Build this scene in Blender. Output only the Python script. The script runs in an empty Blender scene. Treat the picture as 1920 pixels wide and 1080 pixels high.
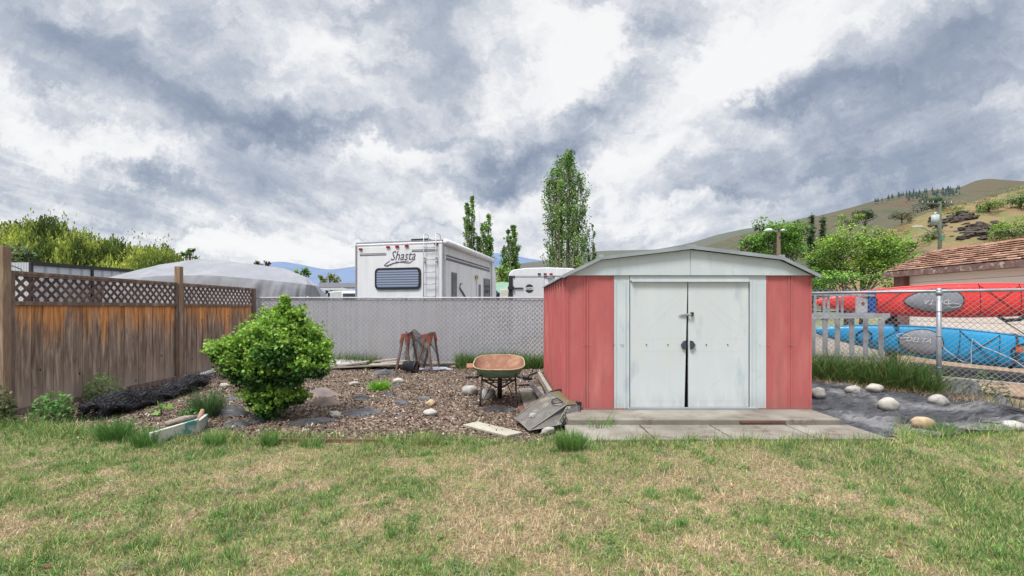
import bpy, math, random
import numpy as np
from mathutils import Vector, Matrix
SC = bpy.context.scene
COL = SC.collection
F = 853.0; HZ = 578.0; CAMH = 1.4; PI = math.pi
random.seed(7); RNG = np.random.default_rng(11)

# ---------------------------------------------------------------- basics
def at(u, v, Y):
    return ((u-960)/F*Y, Y, CAMH-(v-HZ)/F*Y)
def ss(t):
    t = np.clip(t, 0, 1); return t*t*(3-2*t)
def gz(x, y):
    return .2*ss((np.asarray(x)-3.3)/1.0)*ss((np.asarray(y)-5.2)/1.9)
def on_ground(u, v):
    Y = 6.0
    for _ in range(30):
        X = (u-960)/F*Y
        Yn = F*(CAMH-float(gz(X, Y)))/(v-HZ)
        Y = .5*Y+.5*Yn
    X = (u-960)/F*Y
    return X, Y, float(gz(X, Y))
def lin(c):
    return tuple(((x/255)/12.92 if x/255 <= .04045 else ((x/255+.055)/1.055)**2.4) for x in c)
def S(r, g, b, k=.75):
    return tuple(min(.9, x*k) for x in lin((r, g, b)))

def vnoise(x, y, seed=0):
    xi = np.floor(x).astype(np.int64); yi = np.floor(y).astype(np.int64)
    xf = x-xi; yf = y-yi
    def h(a, b):
        n = (a*374761393+b*668265263+seed*1442695041) & 0xffffffff
        n = ((n ^ (n >> 13))*1274126177) & 0xffffffff
        return ((n ^ (n >> 16)) & 0xffff)/65535.0
    u = xf*xf*(3-2*xf); v = yf*yf*(3-2*yf)
    return (h(xi, yi)*(1-u)+h(xi+1, yi)*u)*(1-v)+(h(xi, yi+1)*(1-u)+h(xi+1, yi+1)*u)*v
def fbm(x, y, s=1.0, oct=4, seed=0):
    x = np.asarray(x, float)*s; y = np.asarray(y, float)*s; a = .5; r = 0; t = 0
    for i in range(oct):
        r = r+a*vnoise(x+17.3*i, y-9.1*i, seed+i); t += a; a *= .5; x = x*2.03; y = y*2.03
    return r/t

def tag(o, label=None, cat=None, group=None, kind=None):
    if label: o['label'] = label
    if cat: o['category'] = cat
    if group: o['group'] = group
    if kind: o['kind'] = kind
    return o
def thing(name, loc, label, cat, group=None):
    o = bpy.data.objects.new(name, None); o.empty_display_size = .1
    COL.objects.link(o); o.location = loc
    return tag(o, label, cat, group)
def place(name, me, parent=None, smooth=False):
    o = bpy.data.objects.new(name, me); COL.objects.link(o)
    if parent is not None: o.parent = parent
    if smooth:
        me.polygons.foreach_set('use_smooth', [True]*len(me.polygons))
    return o
def abs_loc(p):
    l = Vector((0, 0, 0))
    while p is not None:
        l += Vector(p.location); p = p.parent
    return l
def fastmesh(name, V, loops, totals, cols=None, mat=None):
    me = bpy.data.meshes.new(name)
    V = np.asarray(V, np.float32); loops = np.asarray(loops, np.int32); totals = np.asarray(totals, np.int32)
    me.vertices.add(len(V)); me.vertices.foreach_set('co', V.ravel())
    me.loops.add(len(loops)); me.loops.foreach_set('vertex_index', loops)
    st = np.zeros(len(totals), np.int32); st[1:] = np.cumsum(totals)[:-1]
    me.polygons.add(len(totals)); me.polygons.foreach_set('loop_start', st); me.polygons.foreach_set('loop_total', totals)
    me.update(calc_edges=True)
    if cols is not None:
        c = np.ones((len(V), 4), np.float32); c[:, :3] = cols
        a = me.color_attributes.new('Col', 'FLOAT_COLOR', 'POINT'); a.data.foreach_set('color', c.ravel())
    if mat: me.materials.append(mat)
    return me

class MB:
    """collects shapes in world coordinates; build() links them as ONE mesh"""
    def __init__(s): s.v = []; s.f = []; s.c = []
    def add(s, vs, fs, col=None):
        n = len(s.v); s.v += [tuple(p) for p in vs]; s.f += [tuple(i+n for i in f) for f in fs]
        s.c += [col or (1, 1, 1)]*len(vs)
    def box(s, c, d, rz=0, col=None, R=None):
        M = R or Matrix.Rotation(rz, 3, 'Z')
        vs = []
        for z in (-1, 1):
            for x, y in ((-1, -1), (1, -1), (1, 1), (-1, 1)):
                vs.append(Vector(c)+M@Vector((x*d[0]/2, y*d[1]/2, z*d[2]/2)))
        s.add(vs, [(3, 2, 1, 0), (4, 5, 6, 7), (0, 1, 5, 4), (1, 2, 6, 5), (2, 3, 7, 6), (3, 0, 4, 7)], col)
    def beam(s, a, b, w, h, up=(0, 0, 1), col=None):
        a = Vector(a); b = Vector(b); d = b-a; L = d.length; d.normalize(); up = Vector(up)
        if abs(d.dot(up)) > .98: up = Vector((0, 1, 0))
        x = d.cross(up).normalized(); z = x.cross(d).normalized()
        M = Matrix((x, d, z)).transposed()
        s.box((a+b)/2, (w, L, h), R=M, col=col)
    def tube(s, pts, r, n=8, cap=True, col=None):
        pts = [Vector(p) for p in pts]; k = len(pts)
        rs = r if isinstance(r, (list, tuple)) else [r]*k
        up = Vector((.13, .21, 1)); vs = []
        for i, p in enumerate(pts):
            d = (pts[min(i+1, k-1)]-pts[max(i-1, 0)])
            if d.length < 1e-9: d = Vector((0, 0, 1))
            d.normalize()
            if abs(d.dot(up.normalized())) > .97: up = Vector((1, .2, .1))
            x = d.cross(up).normalized(); y = d.cross(x).normalized()
            for j in range(n):
                a = 2*PI*j/n; vs.append(p+(x*math.cos(a)+y*math.sin(a))*rs[i])
        fs = [(i*n+j, i*n+(j+1) % n, (i+1)*n+(j+1) % n, (i+1)*n+j) for i in range(k-1) for j in range(n)]
        if cap: fs += [tuple(range(n-1, -1, -1)), tuple((k-1)*n+j for j in range(n))]
        s.add(vs, fs, col)
    def poly(s, pts, th=None, col=None):
        pts = [Vector(p) for p in pts]; n = len(pts)
        if th is None: s.add(pts, [tuple(range(n))], col); return
        th = Vector(th); vs = pts+[p+th for p in pts]
        s.add(vs, [tuple(range(n)), tuple(range(2*n-1, n-1, -1))]+[((i+1) % n, i, i+n, (i+1) % n+n) for i in range(n)], col)
    def lathe(s, c, prof, n=20, axis='z', col=None, M=None):
        M = M or Matrix.Identity(3); c = Vector(c); vs = []
        for r, z in prof:
            for j in range(n):
                a = 2*PI*j/n; vs.append(c+M@Vector((r*math.cos(a), r*math.sin(a), z)))
        k = len(prof)
        fs = [(i*n+j, i*n+(j+1) % n, (i+1)*n+(j+1) % n, (i+1)*n+j) for i in range(k-1) for j in range(n)]
        s.add(vs, fs, col)
    def grid(s, fn, nu, nv, col=None):
        vs = [fn(i/nu, j/nv) for j in range(nv+1) for i in range(nu+1)]
        s.add(vs, [(j*(nu+1)+i, j*(nu+1)+i+1, (j+1)*(nu+1)+i+1, (j+1)*(nu+1)+i) for j in range(nv) for i in range(nu)], col)
    def build(s, name, m, parent=None, smooth=False, bevel=0):
        off = abs_loc(parent)
        me = bpy.data.meshes.new(name)
        me.from_pydata([Vector(p)-off for p in s.v], [], s.f); me.update()
        if any(c != (1, 1, 1) for c in s.c):
            a = me.color_attributes.new('Col', 'FLOAT_COLOR', 'POINT')
            a.data.foreach_set('color', np.array([(*c, 1) for c in s.c], np.float32).ravel())
        if m: me.materials.append(m)
        o = place(name, me, parent, smooth)
        if bevel:
            b = o.modifiers.new('b', 'BEVEL'); b.width = bevel; b.segments = 2; b.limit_method = 'ANGLE'
        return o

# ---------------------------------------------------------------- materials
def newmat(name):
    m = bpy.data.materials.new(name); m.use_nodes = True
    nt = m.node_tree; return m, nt, nt.nodes['Principled BSDF']
def nd(nt, t, **kw):
    n = nt.nodes.new(t)
    for k, v in kw.items():
        if k.startswith('i_'):
            key = k[2:]; key = int(key) if key.isdigit() else key.replace('_', ' ')
            n.inputs[key].default_value = v
        else: setattr(n, k, v)
    return n
def lk(nt, a, b): nt.links.new(a, b)
def coords(nt, stretch=(1, 1, 1), obj=True, rot=(0, 0, 0)):
    if obj:
        t = nd(nt, 'ShaderNodeTexCoord').outputs['Object']
    else:
        t = nd(nt, 'ShaderNodeNewGeometry').outputs['Position']
    m = nd(nt, 'ShaderNodeMapping'); m.inputs['Scale'].default_value = stretch; m.inputs['Rotation'].default_value = rot
    lk(nt, t, m.inputs['Vector']); return m.outputs[0]
def noise(nt, vec, scale, detail=5, rough=.55, dist=0):
    n = nd(nt, 'ShaderNodeTexNoise'); n.inputs['Scale'].default_value = scale; n.inputs['Detail'].default_value = detail
    n.inputs['Roughness'].default_value = rough; n.inputs['Distortion'].default_value = dist
    lk(nt, vec, n.inputs['Vector']); return n.outputs['Fac']
def ramp(nt, fac, stops):
    r = nd(nt, 'ShaderNodeValToRGB'); e = r.color_ramp.elements
    while len(e) < len(stops): e.new(.5)
    for i, (p, c) in enumerate(stops):
        e[i].position = p; e[i].color = (*c, 1) if not isinstance(c, float) else (c, c, c, 1)
    lk(nt, fac, r.inputs[0]); return r.outputs[0]
def mixc(nt, f, a, b, mode='MIX'):
    m = nd(nt, 'ShaderNodeMix', data_type='RGBA', blend_type=mode)
    for s, x in ((0, f), (6, a), (7, b)):
        if hasattr(x, 'links') or hasattr(x, 'is_linked'): lk(nt, x, m.inputs[s])
        else: m.inputs[s].default_value = x if s == 0 else (*x, 1)
    return m.outputs[2]
def bumpn(nt, p, h, strength, dist=.01):
    b = nd(nt, 'ShaderNodeBump'); b.inputs['Strength'].default_value = strength; b.inputs['Distance'].default_value = dist
    lk(nt, h, b.inputs['Height']); lk(nt, b.outputs[0], p.inputs['Normal'])
def M(name, c1, c2=None, scale=4, rough=.75, bump=0, bscale=60, stretch=(1, 1, 1), metal=0, c3=None, spec=.3, vcol=False, lo=.35, hi=.65, bdist=.01, spots=None, sscale=9, slo=.6, shi=.68):
    m, nt, p = newmat(name)
    p.inputs['Roughness'].default_value = rough; p.inputs['Metallic'].default_value = metal
    p.inputs['Specular IOR Level'].default_value = spec
    v = coords(nt, stretch)
    c2 = c2 or tuple(x*.82 for x in c1)
    n = noise(nt, v, scale)
    st = [(lo, c1), (hi, c2)] if c3 is None else [(lo-.08, c1), (.5, c2), (hi+.08, c3)]
    c = ramp(nt, n, st)
    if spots is not None:
        f = ramp(nt, noise(nt, v, sscale, 6, .65), [(slo, 0.0), (shi, 1.0)])
        c = mixc(nt, f, c, spots)
    if vcol:
        a = nd(nt, 'ShaderNodeAttribute', attribute_name='Col'); c = mixc(nt, 1.0, c, a.outputs['Color'], 'MULTIPLY')
    lk(nt, c, p.inputs['Base Color'])
    if bump: bumpn(nt, p, noise(nt, v, bscale, 4, .6), bump, bdist)
    return m
def leafmat(name, trans=.3, rough=.6):
    m, nt, p = newmat(name)
    a = nd(nt, 'ShaderNodeAttribute', attribute_name='Col')
    v = coords(nt); n = ramp(nt, noise(nt, v, 14, 3), [(.3, .8), (.7, 1.15)])
    c = mixc(nt, 1.0, a.outputs['Color'], n, 'MULTIPLY')
    lk(nt, c, p.inputs['Base Color']); p.inputs['Roughness'].default_value = rough; p.inputs['Specular IOR Level'].default_value = .25
    t = nd(nt, 'ShaderNodeBsdfTranslucent'); lk(nt, c, t.inputs['Color'])
    mx = nd(nt, 'ShaderNodeMixShader'); mx.inputs[0].default_value = trans
    out = nt.nodes['Material Output']
    lk(nt, p.outputs[0], mx.inputs[1]); lk(nt, t.outputs[0], mx.inputs[2]); lk(nt, mx.outputs[0], out.inputs['Surface'])
    return m
LEAF = leafmat('leaf_tissue', .3); GRASS = leafmat('grass_blade', .2)
WHITE = M('white_paint', S(226, 228, 232), S(214, 217, 222), 2, .45)
BLACK = M('black_plastic', (.018, .018, .02), (.03, .03, .034), 6, .5)
DGREY = M('dark_metal', (.035, .033, .032), (.06, .05, .045), 20, .55, .3, 60)
GALV = M('galvanised_steel', S(176, 180, 188), S(150, 155, 165), 8, .45, metal=.35)
ALU = M('aluminium', S(200, 203, 210), S(172, 176, 184), 9, .4, metal=.4)
BARK = M('bark', S(112, 98, 84), S(74, 62, 52), 12, .9, .8, 30, (1, 1, .25))
PALEBARK = M('pale_bark', S(165, 155, 140), S(120, 108, 96), 10, .9, .5, 30, (1, 1, .3))

# ---------------------------------------------------------------- foliage helpers
Q_V = np.array([(-.5, 0, 0), (.5, 0, 0), (.5, 1, .08), (-.5, 1, .08)]); Q_F = [(0, 1, 2, 3)]
L_V = np.array([(0, 0, 0), (.36, .35, .06), (0, 1, 0), (-.36, .35, .06)]); L_F = [(0, 1, 2, 3)]
_mp = [(0, 0), (.16, .12), (.55, .1), (.38, .34), (.6, .62), (.26, .62), (0, 1.05), (-.26, .62), (-.6, .62), (-.38, .34), (-.55, .1), (-.16, .12)]
ML_V = np.array([(x, y, .1*abs(x)) for x, y in _mp]); ML_F = [tuple(range(12))]
def leaves(name, P, size, cols, tpl=(L_V, L_F), parent=None, mat=None, up=.4, T=None, asp=1.0, flat=None, gain=1.28):
    P = np.asarray(P, float); n = len(P)
    N = RNG.normal(size=(n, 3)); N[:, 2] = np.abs(N[:, 2])+up*1.5; N /= np.linalg.norm(N, axis=1)[:, None]
    if T is None:
        T = RNG.normal(size=(n, 3))
    T = np.asarray(T, float)
    if T.ndim == 1: T = np.tile(T, (n, 1))+RNG.normal(size=(n, 3))*.15
    if flat is None:
        B = np.cross(N, T)
    else:
        T /= np.linalg.norm(T, axis=1)[:, None]
        R = RNG.normal(size=(n, 3)); B = np.cross(R, T)
    B /= np.linalg.norm(B, axis=1)[:, None]+1e-9
    T2 = T/np.linalg.norm(T, axis=1)[:, None] if flat is not None else np.cross(B, N)
    N = np.cross(B, T2)
    tv, tf = tpl; k = len(tv)
    s = np.broadcast_to(np.asarray(size, float), (n,))*RNG.uniform(.7, 1.25, n)
    V = P[:, None, :]+s[:, None, None]*(tv[None, :, 0:1]*asp*B[:, None, :]+tv[None, :, 1:2]*T2[:, None, :]+tv[None, :, 2:3]*N[:, None, :])
    off = np.array(abs_loc(parent)); V = V-off
    lp = np.concatenate([np.array(f) for f in tf]); tot = [len(f) for f in tf]
    loops = (lp[None, :]+(np.arange(n)*k)[:, None]).ravel()
    C = np.repeat(np.clip(np.asarray(cols, float)*gain, 0, .85), k, axis=0)
    me = fastmesh(name, V.reshape(-1, 3), loops, np.tile(tot, n), C, mat or LEAF)
    return place(name, me, parent)
def vary(base, n, amt=.2, hue=.06):
    b = np.asarray(base, float)
    if b.ndim == 1: b = np.tile(b, (n, 1))
    c = b*(1+RNG.uniform(-amt, amt, (n, 1)))
    return np.clip(c*(1+RNG.normal(size=(n, 3))*hue), .003, .9)
def blades(name, X, Y, Z, H, W, cols, lean=.4, parent=None, az=None, mat=None, gain=1.22):
    n = len(X); az = RNG.uniform(0, 2*PI, n) if az is None else az
    w = np.broadcast_to(W, (n,)); H = np.broadcast_to(H, (n,)); lean = np.broadcast_to(lean, (n,))*RNG.uniform(.3, 1.5, n)
    dx, dy = np.cos(az), np.sin(az); pa = RNG.uniform(0, 2*PI, n); px, py = np.cos(pa), np.sin(pa)
    V = np.zeros((n, 5, 3)); base = np.stack([X, Y, Z], 1)
    up = np.sqrt(np.clip(1-np.clip(lean, 0, .97)**2, .05, 1))
    for i, (t, ww) in enumerate(((0, 1), (0, -1), (.55, .8), (.55, -.8), (1, 0))):
        V[:, i, 0] = X+px*w*ww*.5+dx*H*lean*t**1.6
        V[:, i, 1] = Y+py*w*ww*.5+dy*H*lean*t**1.6
        V[:, i, 2] = Z+H*up*(t-.12*t*t*lean)
    V -= np.array(abs_loc(parent))
    lp = np.array([0, 1, 3, 2, 2, 3, 4]); loops = (lp[None]+(np.arange(n)*5)[:, None]).ravel()
    me = fastmesh(name, V.reshape(-1, 3), loops, np.tile([4, 3], n), np.repeat(np.clip(np.asarray(cols)*gain, 0, .85), 5, axis=0), mat or GRASS)
    return place(name, me, parent)
def sph(n):
    d = RNG.normal(size=(n, 3)); return d/np.linalg.norm(d, axis=1)[:, None]
# ---------------------------------------------------------------- camera, sky, sun
cd = bpy.data.cameras.new('camera'); cam = bpy.data.objects.new('camera', cd); COL.objects.link(cam)
cam.location = (0, 0, CAMH); cam.rotation_euler = (PI/2, 0, 0)
cd.sensor_width = 36; cd.lens = 36*F/1920; cd.shift_y = (HZ-540)/1920; cd.clip_start = .05; cd.clip_end = 30000
SC.camera = cam
SC.view_settings.view_transform = 'Standard'; SC.view_settings.look = 'None'; SC.view_settings.exposure = 0
W = bpy.data.worlds.new('World'); SC.world = W; W.use_nodes = True
nt = W.node_tree; bg = nt.nodes['Background']; bg.inputs['Strength'].default_value = 1.0
SUN_EL, SUN_AZ = math.radians(62), math.radians(-140)       # from the left, behind the photographer
tc = nd(nt, 'ShaderNodeTexCoord').outputs['Generated']
sep = nd(nt, 'ShaderNodeSeparateXYZ'); lk(nt, tc, sep.inputs[0])
def mth(op, a, b=None, c=None, clamp=False):
    m = nd(nt, 'ShaderNodeMath', operation=op, use_clamp=clamp)
    for i, x in enumerate((a, b, c)):
        if x is None: continue
        if isinstance(x, (int, float)): m.inputs[i].default_value = x
        else: lk(nt, x, m.inputs[i])
    return m.outputs[0]
def comb(x, y, z=0.0):
    c = nd(nt, 'ShaderNodeCombineXYZ')
    for i, k in enumerate((x, y, z)):
        if isinstance(k, (int, float)): c.inputs[i].default_value = k
        else: lk(nt, k, c.inputs[i])
    return c.outputs[0]
dx, dy, dz = sep.outputs
zc = mth('MAXIMUM', dz, 0.0)
den = mth('ADD', zc, .10)
plane = comb(mth('DIVIDE', dx, den), mth('DIVIDE', dy, den))       # the cloud deck seen in perspective
yc = mth('MAXIMUM', mth('ABSOLUTE', dy), .15)
front = comb(mth('DIVIDE', dx, yc), mth('DIVIDE', dz, yc))
wn = nd(nt, 'ShaderNodeTexNoise'); wn.inputs['Scale'].default_value = 3.2; wn.inputs['Detail'].default_value = 6; wn.inputs['Roughness'].default_value = .68
lk(nt, front, wn.inputs['Vector'])
wv = nd(nt, 'ShaderNodeVectorMath', operation='SUBTRACT'); lk(nt, wn.outputs['Color'], wv.inputs[0]); wv.inputs[1].default_value = (.5, .5, .5)
ws = nd(nt, 'ShaderNodeVectorMath', operation='SCALE'); lk(nt, wv.outputs[0], ws.inputs[0]); ws.inputs['Scale'].default_value = .36
wa = nd(nt, 'ShaderNodeVectorMath', operation='ADD'); lk(nt, front, wa.inputs[0]); lk(nt, ws.outputs[0], wa.inputs[1])
fw = wa.outputs[0]
def cloudbank(u, v, a, b, ang, w):
    mp = nd(nt, 'ShaderNodeMapping', vector_type='TEXTURE')
    mp.inputs['Location'].default_value = ((u-960)/F, (HZ-v)/F, 0); mp.inputs['Rotation'].default_value = (0, 0, math.radians(ang))
    mp.inputs['Scale'].default_value = (a/F*1.7, b/F*1.7, 1); lk(nt, fw, mp.inputs['Vector'])
    g = nd(nt, 'ShaderNodeTexGradient', gradient_type='QUADRATIC_SPHERE'); lk(nt, mp.outputs[0], g.inputs[0])
    return g.outputs['Fac'], w
BANKS = [
 (140, 60, 300, 75, -22, .55), (330, 190, 330, 70, -24, .5), (520, 255, 200, 45, -8, .5), (60, 110, 160, 50, -25, .3),
 (400, 60, 110, 60, -30, .25), (770, 15, 120, 50, 0, .5), (830, 120, 70, 110, 10, .45), (690, 150, 90, 45, 0, .25), (640, 250, 200, 60, 10, .3), (860, 300, 160, 30, -20, .25), (1700, 330, 400, 90, 0, .22),
 (1120, 200, 230, 62, 47, .5), (990, 320, 150, 40, 15, .6), (1250, 30, 70, 50, 40, .4), (1130, 280, 120, 30, 8, .3),
 (1600, 160, 360, 75, 14, .6), (1480, 190, 170, 45, 5, .45), (1850, 60, 230, 90, 28, .5), (1840, 190, 260, 70, 15, .5),
 (1700, 290, 330, 60, 5, .4), (1520, 328, 170, 26, 2, .45), (1340, 365, 150, 16, 0, .4), (1650, 390, 300, 60, 0, .25),
 (270, 345, 220, 28, -5, .45), (140, 385, 170, 20, 0, .35), (560, 350, 160, 30, -4, .3), (930, 350, 150, 25, 0, .45), (1820, 330, 200, 50, 0, .3),
 (380, 425, 240, 12, 0, .2), (760, 430, 160, 8, 0, .22),
 (1050, 50, 70, 130, 55, -.6), (1085, 120, 130, 60, 50, -.6), (1000, 165, 70, 40, 10, -.35), (1130, 40, 60, 50, 0, -.3), (1400, 90, 200, 100, 30, -.7), (1350, 165, 110, 40, 30, -.5), (560, 70, 130, 70, -30, -.25), (620, 90, 60, 40, 0, -.3),
 (40, 200, 120, 60, -25, -.45), (120, 265, 240, 40, -14, -.45), (480, 465, 520, 50, 0, -.5), (1210, 300, 110, 45, 25, -.4), (660, 300, 220, 26, -5, -.45),
 (930, 230, 50, 60, 0, -.4), (1150, 385, 200, 45, 0, -.35), (1430, 250, 130, 40, 20, -.25), (850, 395, 120, 28, 0, -.3), (700, 185, 60, 50, 0, -.2)]
n1 = nd(nt, 'ShaderNodeTexNoise'); mpn = nd(nt, 'ShaderNodeMapping'); mpn.inputs['Scale'].default_value = (1.0, .42, 1)
lk(nt, plane, mpn.inputs['Vector']); lk(nt, mpn.outputs[0], n1.inputs['Vector'])
n1.inputs['Scale'].default_value = 1.7; n1.inputs['Detail'].default_value = 8; n1.inputs['Roughness'].default_value = .58; n1.inputs['Distortion'].default_value = .35
n2 = nd(nt, 'ShaderNodeTexNoise'); mp2 = nd(nt, 'ShaderNodeMapping'); mp2.inputs['Scale'].default_value = (1.0, .36, 1)
lk(nt, plane, mp2.inputs['Vector']); lk(nt, mp2.outputs[0], n2.inputs['Vector'])
n2.inputs['Scale'].default_value = 4.6; n2.inputs['Detail'].default_value = 9; n2.inputs['Roughness'].default_value = .66; n2.inputs['Distortion'].default_value = .25
n3 = nd(nt, 'ShaderNodeTexNoise'); mp3 = nd(nt, 'ShaderNodeMapping'); mp3.inputs['Scale'].default_value = (1.0, 2.2, 1)
lk(nt, fw, mp3.inputs['Vector']); lk(nt, mp3.outputs[0], n3.inputs['Vector']); n3.inputs['Scale'].default_value = 7.5; n3.inputs['Detail'].default_value = 9; n3.inputs['Roughness'].default_value = .6
dens = mth('MULTIPLY_ADD', mth('SUBTRACT', n1.outputs['Fac'], .5), 1.05, .335)
dens = mth('MULTIPLY_ADD', mth('SUBTRACT', n2.outputs['Fac'], .5), .58, dens)
dens = mth('MULTIPLY_ADD', mth('SUBTRACT', n3.outputs['Fac'], .5), .82, dens)
for b in BANKS:
    f, w = cloudbank(*b)
    dens = mth('MULTIPLY_ADD', f, w*.92, dens)
cr = nd(nt, 'ShaderNodeValToRGB'); e = cr.color_ramp.elements
dens = mth('MULTIPLY', dens, .86)
stops = [(0.0, (1.0, 1.0, 1.0)), (.13, (.94, .945, .96)), (.30, (.72, .745, .80)), (.48, (.51, .56, .645)), (.72, (.35, .405, .51)), (1.0, (.26, .31, .42))]
while len(e) < len(stops): e.new(.5)
for i, (p, c) in enumerate(stops): e[i].position = p; e[i].color = (*c, 1)
lk(nt, dens, cr.inputs[0])
sky = nd(nt, 'ShaderNodeTexSky', sky_type='NISHITA'); sky.sun_disc = False; sky.sun_elevation = SUN_EL; sky.sun_rotation = SUN_AZ
skd = nd(nt, 'ShaderNodeVectorMath', operation='SCALE'); lk(nt, sky.outputs[0], skd.inputs[0]); skd.inputs['Scale'].default_value = .08
mx = nd(nt, 'ShaderNodeMix', data_type='RGBA'); mx.inputs[0].default_value = .92
lk(nt, skd.outputs[0], mx.inputs[6]); lk(nt, cr.outputs[0], mx.inputs[7])
# pale haze low over the horizon, added sky glow overhead, out of view, to light the ground
hz = nd(nt, 'ShaderNodeMapRange', interpolation_type='SMOOTHSTEP'); lk(nt, dz, hz.inputs[0])
hz.inputs[1].default_value = .0; hz.inputs[2].default_value = .13; hz.inputs[3].default_value = .62; hz.inputs[4].default_value = 0
side = nd(nt, 'ShaderNodeMapRange', interpolation_type='SMOOTHSTEP'); lk(nt, dx, side.inputs[0])
side.inputs[1].default_value = -.1; side.inputs[2].default_value = .6; side.inputs[3].default_value = 1; side.inputs[4].default_value = 0
hcol = nd(nt, 'ShaderNodeMix', data_type='RGBA'); lk(nt, side.outputs[0], hcol.inputs[0]); hcol.inputs[6].default_value = (.52, .57, .66, 1); hcol.inputs[7].default_value = (.87, .90, .94, 1)
mh = nd(nt, 'ShaderNodeMix', data_type='RGBA'); lk(nt, hz.outputs[0], mh.inputs[0]); lk(nt, mx.outputs[2], mh.inputs[6]); lk(nt, hcol.outputs[2], mh.inputs[7])
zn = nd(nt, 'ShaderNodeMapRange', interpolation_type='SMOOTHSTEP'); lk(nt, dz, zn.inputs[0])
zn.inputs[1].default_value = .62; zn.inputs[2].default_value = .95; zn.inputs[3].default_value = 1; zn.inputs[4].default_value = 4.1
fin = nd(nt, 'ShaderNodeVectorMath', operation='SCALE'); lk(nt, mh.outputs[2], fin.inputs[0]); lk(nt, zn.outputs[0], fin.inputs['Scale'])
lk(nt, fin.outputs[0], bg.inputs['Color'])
sd = bpy.data.lights.new('sun', 'SUN'); sun = bpy.data.objects.new('sun', sd); COL.objects.link(sun)
sd.energy = 4.3; sd.angle = math.radians(14); sd.color = (1, .96, .9)
to_sun = Vector((math.cos(SUN_EL)*math.sin(SUN_AZ), math.cos(SUN_EL)*math.cos(SUN_AZ), math.sin(SUN_EL)))
sun.rotation_euler = to_sun.to_track_quat('Z', 'Y').to_euler()
# ---------------------------------------------------------------- ground
def sheet(name, xs, ys, zf, mat, mask=None, kind='structure'):
    X, Y = np.meshgrid(xs, ys); Z = zf(X, Y); nx, ny = len(xs), len(ys)
    V = np.stack([X, Y, Z], -1).reshape(-1, 3)
    i = np.arange(nx-1); j = np.arange(ny-1); I, J = np.meshgrid(i, j); a = (J*nx+I).ravel()
    if mask is not None:
        cx = (X[:-1, :-1]+X[1:, 1:])/2; cy = (Y[:-1, :-1]+Y[1:, 1:])/2; a = a[mask(cx, cy).ravel()]
    loops = np.stack([a, a+1, a+nx+1, a+nx], 1).ravel()
    o = place(name, fastmesh(name, V, loops, np.full(len(a), 4), None, mat), None, True)
    if kind: o['kind'] = kind
    return o
def edge(x):      # where the lawn stops
    x = np.asarray(x, float)
    e = np.interp(x, [-9, -6.4, -5.2, -4.2, -3.2, -1.5, -.3, .4, .75, 3.78, 4.1, 5.0, 6.0, 9], [5.6, 5.5, 5.12, 4.95, 4.85, 4.78, 4.72, 4.62, 4.42, 4.42, 4.76, 5.02, 5.2, 5.5])
    return e+(fbm(x, x*0, 2.2, 3, 5)-.5)*.16*((x < .6)|(x > 4.1))
DIRT = M('yard_gravel', S(168, 156, 142), S(140, 130, 120), 3, .95, .5, 90, c3=S(120, 112, 104))
FIELD = M('far_ground', S(150, 150, 110), S(120, 126, 92), .05, .95, c3=S(160, 150, 120))
def lawn_mat():
    m, nt, p = newmat('lawn_soil'); v = coords(nt)
    a = ramp(nt, noise(nt, v, 1.3, 5), [(.36, S(122, 122, 80)), (.5, S(156, 140, 104)), (.66, S(176, 156, 124))])
    b = ramp(nt, noise(nt, v, 45, 6, .7), [(.36, .28), (.5, .82), (.66, 1.35)])
    lk(nt, mixc(nt, 1.0, a, b, 'MULTIPLY'), p.inputs['Base Color']); p.inputs['Roughness'].default_value = .95
    bumpn(nt, p, noise(nt, v, 110, 5, .7), .8, .02); return m
def mulch_mat():
    m, nt, p = newmat('bark_mulch'); v = coords(nt)
    vo = nd(nt, 'ShaderNodeTexVoronoi'); vo.inputs['Scale'].default_value = 42; lk(nt, v, vo.inputs['Vector'])
    sx = nd(nt, 'ShaderNodeSeparateColor'); lk(nt, vo.outputs['Color'], sx.inputs[0])
    c = ramp(nt, sx.outputs[0], [(0, S(70, 57, 50)), (.45, S(108, 90, 77)), (.75, S(138, 117, 101)), (1, S(184, 166, 146))])
    d = ramp(nt, noise(nt, v, 2.0, 4), [(.35, .72), (.65, 1.15)])
    lk(nt, mixc(nt, 1.0, c, d, 'MULTIPLY'), p.inputs['Base Color']); p.inputs['Roughness'].default_value = .95
    bumpn(nt, p, sx.outputs[1], .8, .02); return m
def bank(x, y): return .088*ss((np.asarray(y)-3.3)/1.05)*ss((np.asarray(x)-.1)/.5)*ss((4.7-np.asarray(x))/.8)      # the turf rises to meet the pavers
def zl(x, y): return gz(x, y)+.012+bank(x, y)+(fbm(x, y, 1.1, 3, 2)-.5)*.02
def zm(x, y): return gz(x, y)+(fbm(x, y, 1.4, 4, 3)-.5)*.05*ss((y-edge(x))/.4)
sheet('ground', np.concatenate([-np.geomspace(9000, 12, 20), np.linspace(-11, 14, 8), np.geomspace(16, 9000, 20)]),
      np.concatenate([[-9000, -2000, -300, -60], np.linspace(-10, 30, 6), np.geomspace(40, 12000, 25)]), lambda x, y: x*0-.09, FIELD)
sheet('gravel_yard', np.linspace(-12, 30, 85), np.linspace(5.4, 32, 70), lambda x, y: gz(x, y)*ss((12-y)/3)-.03+(fbm(x, y, .8, 3, 8)-.5)*.03, DIRT)
sheet('lawn', np.linspace(-10, 12, 180), np.linspace(-6, 6, 110), zl, lawn_mat(), lambda x, y: y < edge(x)+.05)
sheet('mulch_bed', np.linspace(-7.4, .9, 150), np.linspace(4.5, 11.6, 130), zm, mulch_mat(), lambda x, y: y > edge(x)-.12)
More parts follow.
